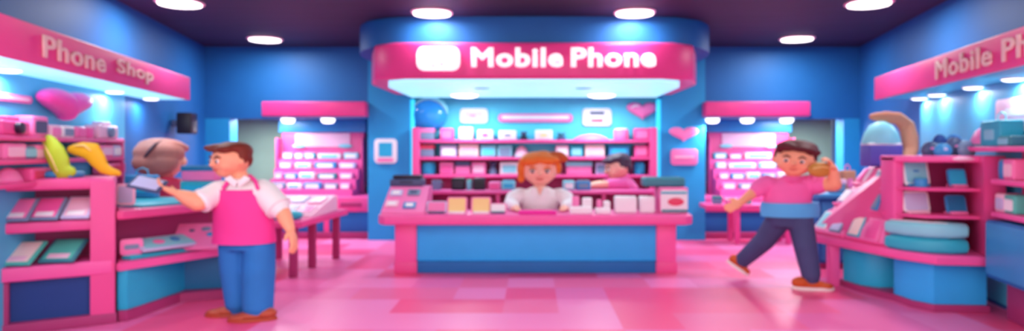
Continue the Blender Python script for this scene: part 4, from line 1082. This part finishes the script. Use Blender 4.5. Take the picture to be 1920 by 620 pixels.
def wrap(secs, a0, a1, th, mt, n=24):
    """open curved cloth panel following ellipses; a0..a1 degrees"""
    tb = bmesh.new(); g = []
    for off in (0, th):
        rows = []
        for cx, cy, z, rx, ry, *aa in secs:
            A0_, A1_ = (aa if aa else (a0, a1))
            rows.append([tb.verts.new((cx+(rx+off)*math.cos(math.radians(A0_+(A1_-A0_)*i/n)), cy+(ry+off)*math.sin(math.radians(A0_+(A1_-A0_)*i/n)), z)) for i in range(n+1)])
        g.append(rows)
    for k in range(len(secs)-1):
        for i in range(n):
            tb.faces.new((g[1][k][i], g[1][k][i+1], g[1][k+1][i+1], g[1][k+1][i]))
            tb.faces.new((g[0][k][i], g[0][k+1][i], g[0][k+1][i+1], g[0][k][i+1]))
        for i in (0, n): tb.faces.new((g[0][k][i], g[1][k][i], g[1][k+1][i], g[0][k+1][i]))
    for k in (0, len(secs)-1):
        for i in range(n): tb.faces.new((g[0][k][i], g[0][k][i+1], g[1][k][i+1], g[1][k][i]))
    bmesh.ops.recalc_face_normals(tb, faces=tb.faces)
    return M().merge(tb, mt)
ap = wrap([(P(458, 0, Ym).x, Ym, .745, .30, .205, 175, 368), (P(459, 0, Ym).x, Ym, .8, .295, .2, 175, 365), (P(458, 0, Ym).x, Ym, .95, .285, .195, 178, 362), (P(456, 0, Ym).x, Ym, 1.1, .275, .19, 182, 350), (P(454, 0, Ym).x, Ym, 1.22, .265, .18, 200, 335), (P(452, 0, Ym).x, Ym, 1.275, .25, .172, 218, 318)], 0, 0, .014, APRON).build('apron', man)
st = M()
st.tube([P(420, 352, Ym-.17), P(428, 340, Ym-.14), P(436, 334, Ym-.06)], [.022]*3, APRON, 8, .5).tube([P(483, 352, Ym-.15), P(478, 338, Ym-.13), P(468, 330, Ym-.04)], [.024]*3, APRON, 8, .5)
st.build('strap', ap)
m = M()
m.loft([(P(462, 0, Ym).x, Ym, .68, .265, .175), (P(462, 0, Ym).x, Ym, .84, .26, .175)], JEANS)
m.tube([(P(437, 0, Ym).x, Ym, .72), (P(438, 0, Ym).x, 6.43, .45), (P(443, 0, Ym).x, 6.46, .12)], [.14, .14, .13], JEANS, 18, 1.05)
m.tube([(P(486, 0, Ym).x, Ym, .72), (P(489, 0, Ym).x, 6.36, .45), (P(490, 0, Ym).x, 6.32, .1)], [.155, .155, .145], JEANS, 18, 1.05)
tr = m.organic(.014, 3).build('jeans', man)
shoe('shoe', (PX(472, 6.45), 6.47), (PX(390, 6.45), 6.4), 0, .17, .12, man, SHOEB, SHOEB)
shoe('shoe', (PX(517, 6.28), 6.3), (PX(432, 6.25), 6.2), 0, .18, .12, man, SHOEB, SHOEB)
# the phone in his hand
g = thing('smartphone', 'dark rimmed smartphone held out by the man in the pink apron', 'phone', mx=Matrix.Translation(P(278, 347, 6.08)) @ Matrix.Rotation(math.radians(12), 4, 'Y') @ Matrix.Rotation(math.radians(35), 4, 'X'))
M().box(-.16, .15, -.09, .09, 0, .026, SLATE, .01).build('phone_body', g); M().box(-.13, .12, -.07, .07, .026, .029, LAV, .001).build('screen', g)

# --- ginger seller ----------------------------------------------------------
Yg = 9.45
body = M()
hd = Head(P(1012, 318, Yg), .58, .44, .44, yaw=0, pitch=math.radians(6))
hd.skull(body, SKIN2)
body.tube([P(1012, 338, Yg), P(1012, 362, Yg)], [.085, .09], SKIN2)
gx = P(1012, 0, Yg).x
body.loft([(gx, Yg, .1, .2, .13), (gx, Yg, .55, .22, .14), (gx, Yg, .8, .2, .13), (gx, Yg, 1.0, .2, .12), (gx, Yg, 1.1, .1, .08)], SKIN2)
body.tube([(gx-.1, Yg, .5), (gx-.1, Yg, .05)], [.1, .06], SKIN2); body.tube([(gx+.1, Yg, .5), (gx+.1, Yg, .05)], [.1, .06], SKIN2)
for q in (-1, 1):
    s_ = P(1012+q*42, 368, Yg); e_ = Vector((gx+q*.42, 9.22, .86)); w_ = Vector((gx+q*.335, 8.93, .865))
    body.tube([s_, e_], [.075, .06], SKIN2); body.tube([e_, w_], [.06, .042], SKIN2)
    hand(body, w_, Vector((gx+q*.27, 8.6, .845))-w_, (0, 0, -1), .2, SKIN2, .18, side=q)
body.organic(.0125, 3)
hd.face(body, brow=HAIRO, lash=True)
gin = tag(body.build('person'), 'ginger haired woman in a white blouse leaning on the service counter', 'person')
m = M()
for a in ((0, .3, .45, 1.06, .85, .72), (0, .0, .78, .98, .95, .46), (-.45, -.5, .68, .6, .5, .36), (.4, -.5, .72, .62, .5, .34), (-.92, -.1, .1, .24, .5, .65), (.94, -.0, .2, .18, .45, .5), (-.95, -.05, -.5, .2, .35, .38), (0, .6, -.1, .85, .5, .7), (.15, -.1, 1.0, .5, .5, .3)):
    hd.e(m, *a, HAIRO)
hr = m.organic(.014, 4).build('hair', gin)
m = M()
for a in ((.88, -.1, .88, .5, .42, .38), (1.15, -.05, .76, .32, .38, .28), (.7, -.15, 1.0, .34, .34, .26)): hd.e(m, *a, mat('ginger_hair_deep', '#c2521c', .55))
m.organic(.014, 4).build('hair_bun', hr)
m = M()
m.loft([(gx, Yg, .55, .25, .17), (gx, Yg, .72, .25, .17), (gx, Yg, .88, .29, .18), (gx, Yg, .99, .31, .17), (gx, Yg, 1.06, .24, .14), (gx, Yg, 1.12, .12, .11)], SHIRT)
for q in (-1, 1):
    s_ = P(1012+q*36, 365, Yg); e_ = Vector((gx+q*.42, 9.22, .87)); w_ = Vector((gx+q*.345, 8.97, .875))
    m.tube([s_, (s_+e_)/2+Vector((q*.03, 0, .02)), e_, w_], [.11, .12, .105, .065], SHIRT, 16)
sh = m.organic(.013, 5).build('blouse', gin)
cl = M()
for q in (-1, 1):
    cl.prism([(q*.02, -.09), (q*.13, .0), (q*.11, .075), (q*.055, .06)], 0, .02, SHIRT, .005, Matrix.Translation((gx, Yg-.15, 1.05)) @ Matrix.Rotation(-.25, 4, 'X'), 'y')
cl.build('collar', sh)
vn = M().prism([(-.045, .06), (.045, .06), (0, -.06)], 0, .008, SKIN2, 0, Matrix.Translation((gx, Yg-.155, 1.06)) @ Matrix.Rotation(-.25, 4, 'X'), 'y').build('neckline', sh)
m = M().loft([(gx, Yg, .02, .27, .19), (gx, Yg, .3, .28, .2), (gx, Yg, .58, .26, .18)], NAVYT).build('skirt', gin)

# --- dark haired colleague ---------------------------------------------------
Yd = 10.85
body = M()
hd = Head(P(1158, 313, Yd), .50, .40, .44, yaw=math.radians(-80), pitch=math.radians(14))
hd.skull(body, SKIN2)
dx = P(1172, 0, Yd).x
body.tube([P(1160, 325, Yd), P(1166, 340, Yd)], [.08, .08], SKIN2)
body.loft([(dx, Yd, .1, .15, .15), (dx, Yd, .6, .17, .16), (dx, Yd, .9, .17, .16), (dx-.02, Yd, 1.1, .12, .12)], SKIN2)
body.tube([(dx, Yd-.08, .6), (dx, Yd-.08, .05)], [.1, .06], SKIN2); body.tube([(dx, Yd+.08, .6), (dx, Yd+.08, .05)], [.1, .06], SKIN2)
for yy, py, ex, wx in ((10.6, 345, 1138, 1110), (11.02, 343, 1140, 1115)):
    s_ = Vector((P(1166, 0, Yd).x, yy, 1.1)); e_ = Vector((P(ex, 0, 10.55).x, yy-.12, 1.1)); w_ = Vector((PX(wx, 10.4), yy-.22, 1.085))
    body.tube([s_, e_, w_], [.07, .06, .042], SKIN2)
    hand(body, w_, (-1, -.15, -.03), (0, 0, -1), .2, SKIN2, .15, side=1)
body.organic(.0125, 3); hd.face(body, brow=HAIRD)
dk = tag(body.build('person'), 'dark haired person in a pink top turned left behind the back counter', 'person')
m = M()
for a in ((0, .35, .45, 1.04, .8, .7), (0, .05, .75, .98, .92, .45), (-.2, -.62, .72, .6, .42, .28), (.3, -.55, .7, .5, .42, .3), (0, .62, -.05, .85, .45, .75), (.9, .2, .15, .15, .3, .35), (-.9, .2, .15, .15, .3, .35)):
    hd.e(m, *a, HAIRD)
m.organic(.014, 4).build('hair', dk)
m = M()
m.loft([(dx, Yd, .7, .21, .2), (dx, Yd, .9, .215, .2), (dx, Yd, 1.05, .22, .2), (dx-.03, Yd, 1.16, .16, .16), (dx-.05, Yd, 1.22, .09, .1)], PTEE)
for yy in (10.6, 11.02):
    m.tube([(dx-.05, yy, 1.1), (PX(1143, 10.6), yy-.1, 1.1)], [.105, .09], PTEE, 16)
m.organic(.013, 5).build('top', dk)
M().loft([(dx, Yd, .02, .19, .19), (dx, Yd, .4, .2, .19), (dx, Yd, .72, .2, .19)], NAVYT).build('trousers', dk)

# --- walking man ---------------------------------------------------------------
Yw = 7.8
body = M()
hd = Head(P(1490, 300, Yw), .48, .385, .42, yaw=math.radians(-24), roll=math.radians(6), pitch=math.radians(3))
hd.skull(body, SKIN)
body.tube([P(1488, 320, Yw), P(1486, 342, Yw)], [.085, .09], SKIN)
def wl(px, py, rx, ry): p = P(px, py, Yw); return (p.x, p.y, p.z, rx, ry)
body.loft([wl(1480, 412, .25, .15), wl(1480, 390, .24, .14), wl(1482, 365, .23, .14), wl(1483, 345, .22, .13), wl(1485, 332, .08, .08)], SKIN)
L_sh, L_el, L_wr = P(1432, 347, 7.8), P(1408, 364, 7.75), P(1388, 380, 7.65)
R_sh, R_el, R_wr = P(1528, 346, 7.75), P(1564, 345, 7.58), P(1562, 316, 7.52)
body.tube([L_sh, L_el], [.075, .062], SKIN); body.tube([L_el, L_wr], [.062, .042], SKIN)
body.tube([R_sh, R_el], [.085, .085], SKIN); body.tube([R_el, R_wr], [.085, .055], SKIN)
hand(body, L_wr, P(1362, 392, 7.6)-L_wr, (0, 1, -.3), .22, SKIN, .3, side=-1)
hand(body, R_wr, P(1550, 290, 7.46)-R_wr, (-1, 0, 0), .23, SKIN, .75, side=1)
kn = P(1432, 452, 8.0); an_ = P(1388, 491, 8.3)
body.tube([P(1462, 410, 7.85), kn, an_], [.12, .085, .05], SKIN)
body.tube([P(1500, 412, 7.75), P(1512, 462, 7.65), P(1522, 526, 7.62)], [.12, .09, .055], SKIN)
body.organic(.0125, 3); hd.face(body, brow=HAIRM)
wk = tag(body.build('person'), 'walking man in a pink t-shirt and slate trousers with a raised arm', 'person')
m = M()
for a in ((0, .35, .5, 1.0, .78, .66), (.1, .1, .86, .95, .85, .46), (-.4, -.55, .84, .55, .42, .3), (.2, -.62, .8, .6, .4, .22), (.62, -.3, .68, .4, .4, .3), (0, .62, .0, .82, .42, .6), (.9, .2, .22, .16, .3, .36), (-.9, .2, .22, .16, .3, .36), (-.75, -.45, .6, .22, .25, .22), (.95, .1, .6, .25, .3, .2)):
    hd.e(m, *a, HAIRM)
m.organic(.012, 4).build('hair', wk)
m = M()
m.loft([wl(1478, 392, .30, .18), wl(1476, 375, .29, .18), wl(1478, 358, .3, .18), wl(1481, 344, .29, .165), wl(1484, 334, .17, .13), wl(1486, 329, .1, .1)], PTEE)
m.tube([L_sh+Vector((.06, 0, .01)), L_sh, L_sh*.45+L_el*.55], [.12, .115, .1], PTEE, 16)
m.tube([R_sh+Vector((-.08, 0, .01)), R_sh, R_sh*.7+R_el*.3], [.12, .12, .115], PTEE, 16)
tee = m.organic(.013, 5).build('t_shirt', wk)
lp = M().tube([P(1470, 329, Yw-.12), P(1478, 338, Yw-.17), P(1490, 341, Yw-.18), P(1502, 336, Yw-.16), P(1508, 329, Yw-.11)], .012, PINKB, 8).build('neck_rib', tee)
def band(px0, px1, py0, py1, ryy, mt, name, parent):
    a = P((px0+px1)/2, py0, Yw); b = P((px0+px1)/2, py1, Yw); r = (px1-px0)/2*Yw/F
    return M().loft([(b.x, Yw, b.z, r*.98, ryy), (a.x-.0, Yw, (a.z+b.z)/2, r, ryy+.01), (a.x, Yw, a.z, r*.97, ryy)], mt).build(name, parent)
wb = band(1426, 1536, 379, 405, .21, mat('light_blue_waist_cloth', '#58b4ea', .7), 'waist_apron', wk)
m = M()
m.loft([wl(1481, 424, .24, .16), wl(1481, 398, .29, .185)], NAVYT)
m.tube([P(1460, 412, 7.85), kn+Vector((0, 0, 0)), an_*.93+kn*.07], [.15, .125, .1], NAVYT, 18)
m.tube([P(1500, 412, 7.75), P(1510, 462, 7.65), P(1521, 516, 7.62)], [.155, .135, .11], NAVYT, 18)
m.organic(.014, 3).build('trousers', wk)
shoe('shoe', (PX(1489, 7.6), 7.66), (PX(1562, 7.6), 7.58), 0, .17, .15, wk, SHOEO, SOLE)
hl = P(1362, 488, 8.32)
shoe('shoe', (hl.x, 8.32), (PX(1408, 8.3), 8.26), hl.z-.02, .17, .15, wk, SHOEO, SOLE, rot=math.radians(34))
t = thing('tan_pouch', 'tan gold round pouch held against the raised arm of the walking man', 'pouch', P(1538, 318, 7.55))
M().ell((0, 0, 0), (.15, .06, .09), GOLD).build('pouch_body', t)
M().tube([(-.1, -.05, .02), (0, -.062, .04), (.1, -.05, .02)], .008, YEL2, 8).build('zip', t)

# --- rosy haired customer ---------------------------------------------------------
Yr = 8.15
body = M(); rx = PX(304, Yr)
hd = Head(P(303, 299, Yr), .60, .46, .5, yaw=math.radians(182), pitch=math.radians(10))
hd.skull(body, SKIN2)
body.tube([(rx, Yr, 1.42), (rx, Yr, 1.25)], [.09, .09], SKIN2)
body.loft([(rx, Yr, .1, .2, .13), (rx, Yr, .6, .22, .14), (rx, Yr, .95, .2, .13), (rx, Yr, 1.2, .2, .12), (rx, Yr, 1.3, .09, .08)], SKIN2)
for q in (-1, 1):
    body.tube([(rx+q*.1, Yr, .6), (rx+q*.1, Yr, .05)], [.11, .06], SKIN2)
    s_ = Vector((rx+q*.24, Yr, 1.2)); e_ = Vector((rx+q*.3, Yr+.05, .95)); w_ = Vector((rx+q*.26, Yr+.2, .88))
    body.tube([s_, e_, w_], [.07, .06, .045], SKIN2); hand(body, w_, (-q*.3, 1, 0), (0, 0, -1), .19, SKIN2, .3, side=-q)
body.organic(.0125, 3); hd.face(body, brow=HAIRR)
rs = tag(body.build('person'), 'person with rosy brown hair seen from behind beyond the left counter', 'person')
m = M()
for a in ((0, .3, .3, 1.04, .9, .78), (0, .05, .72, .98, .95, .44), (0, .55, -.25, .95, .6, .75), (-.3, -.5, .75, .6, .45, .3), (.3, -.5, .75, .6, .45, .3)): hd.e(m, *a, HAIRR)
hr = m.organic(.014, 4).build('hair', rs)
c_ = []
for (x, z) in ((-.3, .93), (-.18, .6), (-.05, .3), (.1, .05), (.3, -.15)):
    yb = .3+.9*math.sqrt(max(0, 1-(x/1.04)**2-((z-.3)/.78)**2)); c_.append(hd.T(x, yb+.02, z))
M().tube(c_, [.008, .018, .022, .018, .01], HAIRD, 8).build('hair_parting', hr)
m = M().loft([(rx, Yr, .75, .26, .18), (rx, Yr, 1.0, .28, .19), (rx, Yr, 1.17, .31, .18), (rx, Yr, 1.27, .22, .15), (rx, Yr, 1.33, .11, .11)], REDM)
for q in (-1, 1): m.tube([(rx+q*.2, Yr, 1.2), (rx+q*.28, Yr+.03, 1.03)], [.11, .1], REDM, 16)
m.organic(.013, 5).build('top', rs)
M().loft([(rx, Yr, .02, .24, .18), (rx, Yr, .4, .25, .18), (rx, Yr, .77, .25, .18)], NAVYT).build('skirt', rs)

# ------------------------------------------------------------------ world, camera
wd = bpy.data.worlds.new('World'); bpy.context.scene.world = wd; wd.use_nodes = True
wd.node_tree.nodes['Background'].inputs['Color'].default_value = (1, .93, .97, 1)
wd.node_tree.nodes['Background'].inputs['Strength'].default_value = 2.0
cam = bpy.data.cameras.new('Camera'); co = bpy.data.objects.new('Camera', cam); C.objects.link(co)
cam.sensor_fit = 'HORIZONTAL'; cam.sensor_width = 36; cam.lens = 36*F/1920
co.location = (0, 0, ZC); co.rotation_euler = (PI/2, 0, 0)
cam.shift_x = (960-CX)/1920; cam.shift_y = (CY-310)/1920
cam.clip_end = 100
DOF = True
if DOF:
    cam.dof.use_dof = True; cam.dof.focus_distance = 1.2; cam.dof.aperture_fstop = cam.lens/1000/.0082
sc = bpy.context.scene; sc.camera = co
sc.view_settings.view_transform = 'Standard'; sc.view_settings.look = 'None'
sc.view_settings.exposure = 0.15; sc.view_settings.gamma = 1.0; sc.view_settings.use_curve_mapping = False
sc.cycles.use_denoising = True
sc.cycles.max_bounces = 8; sc.cycles.sample_clamp_indirect = 8
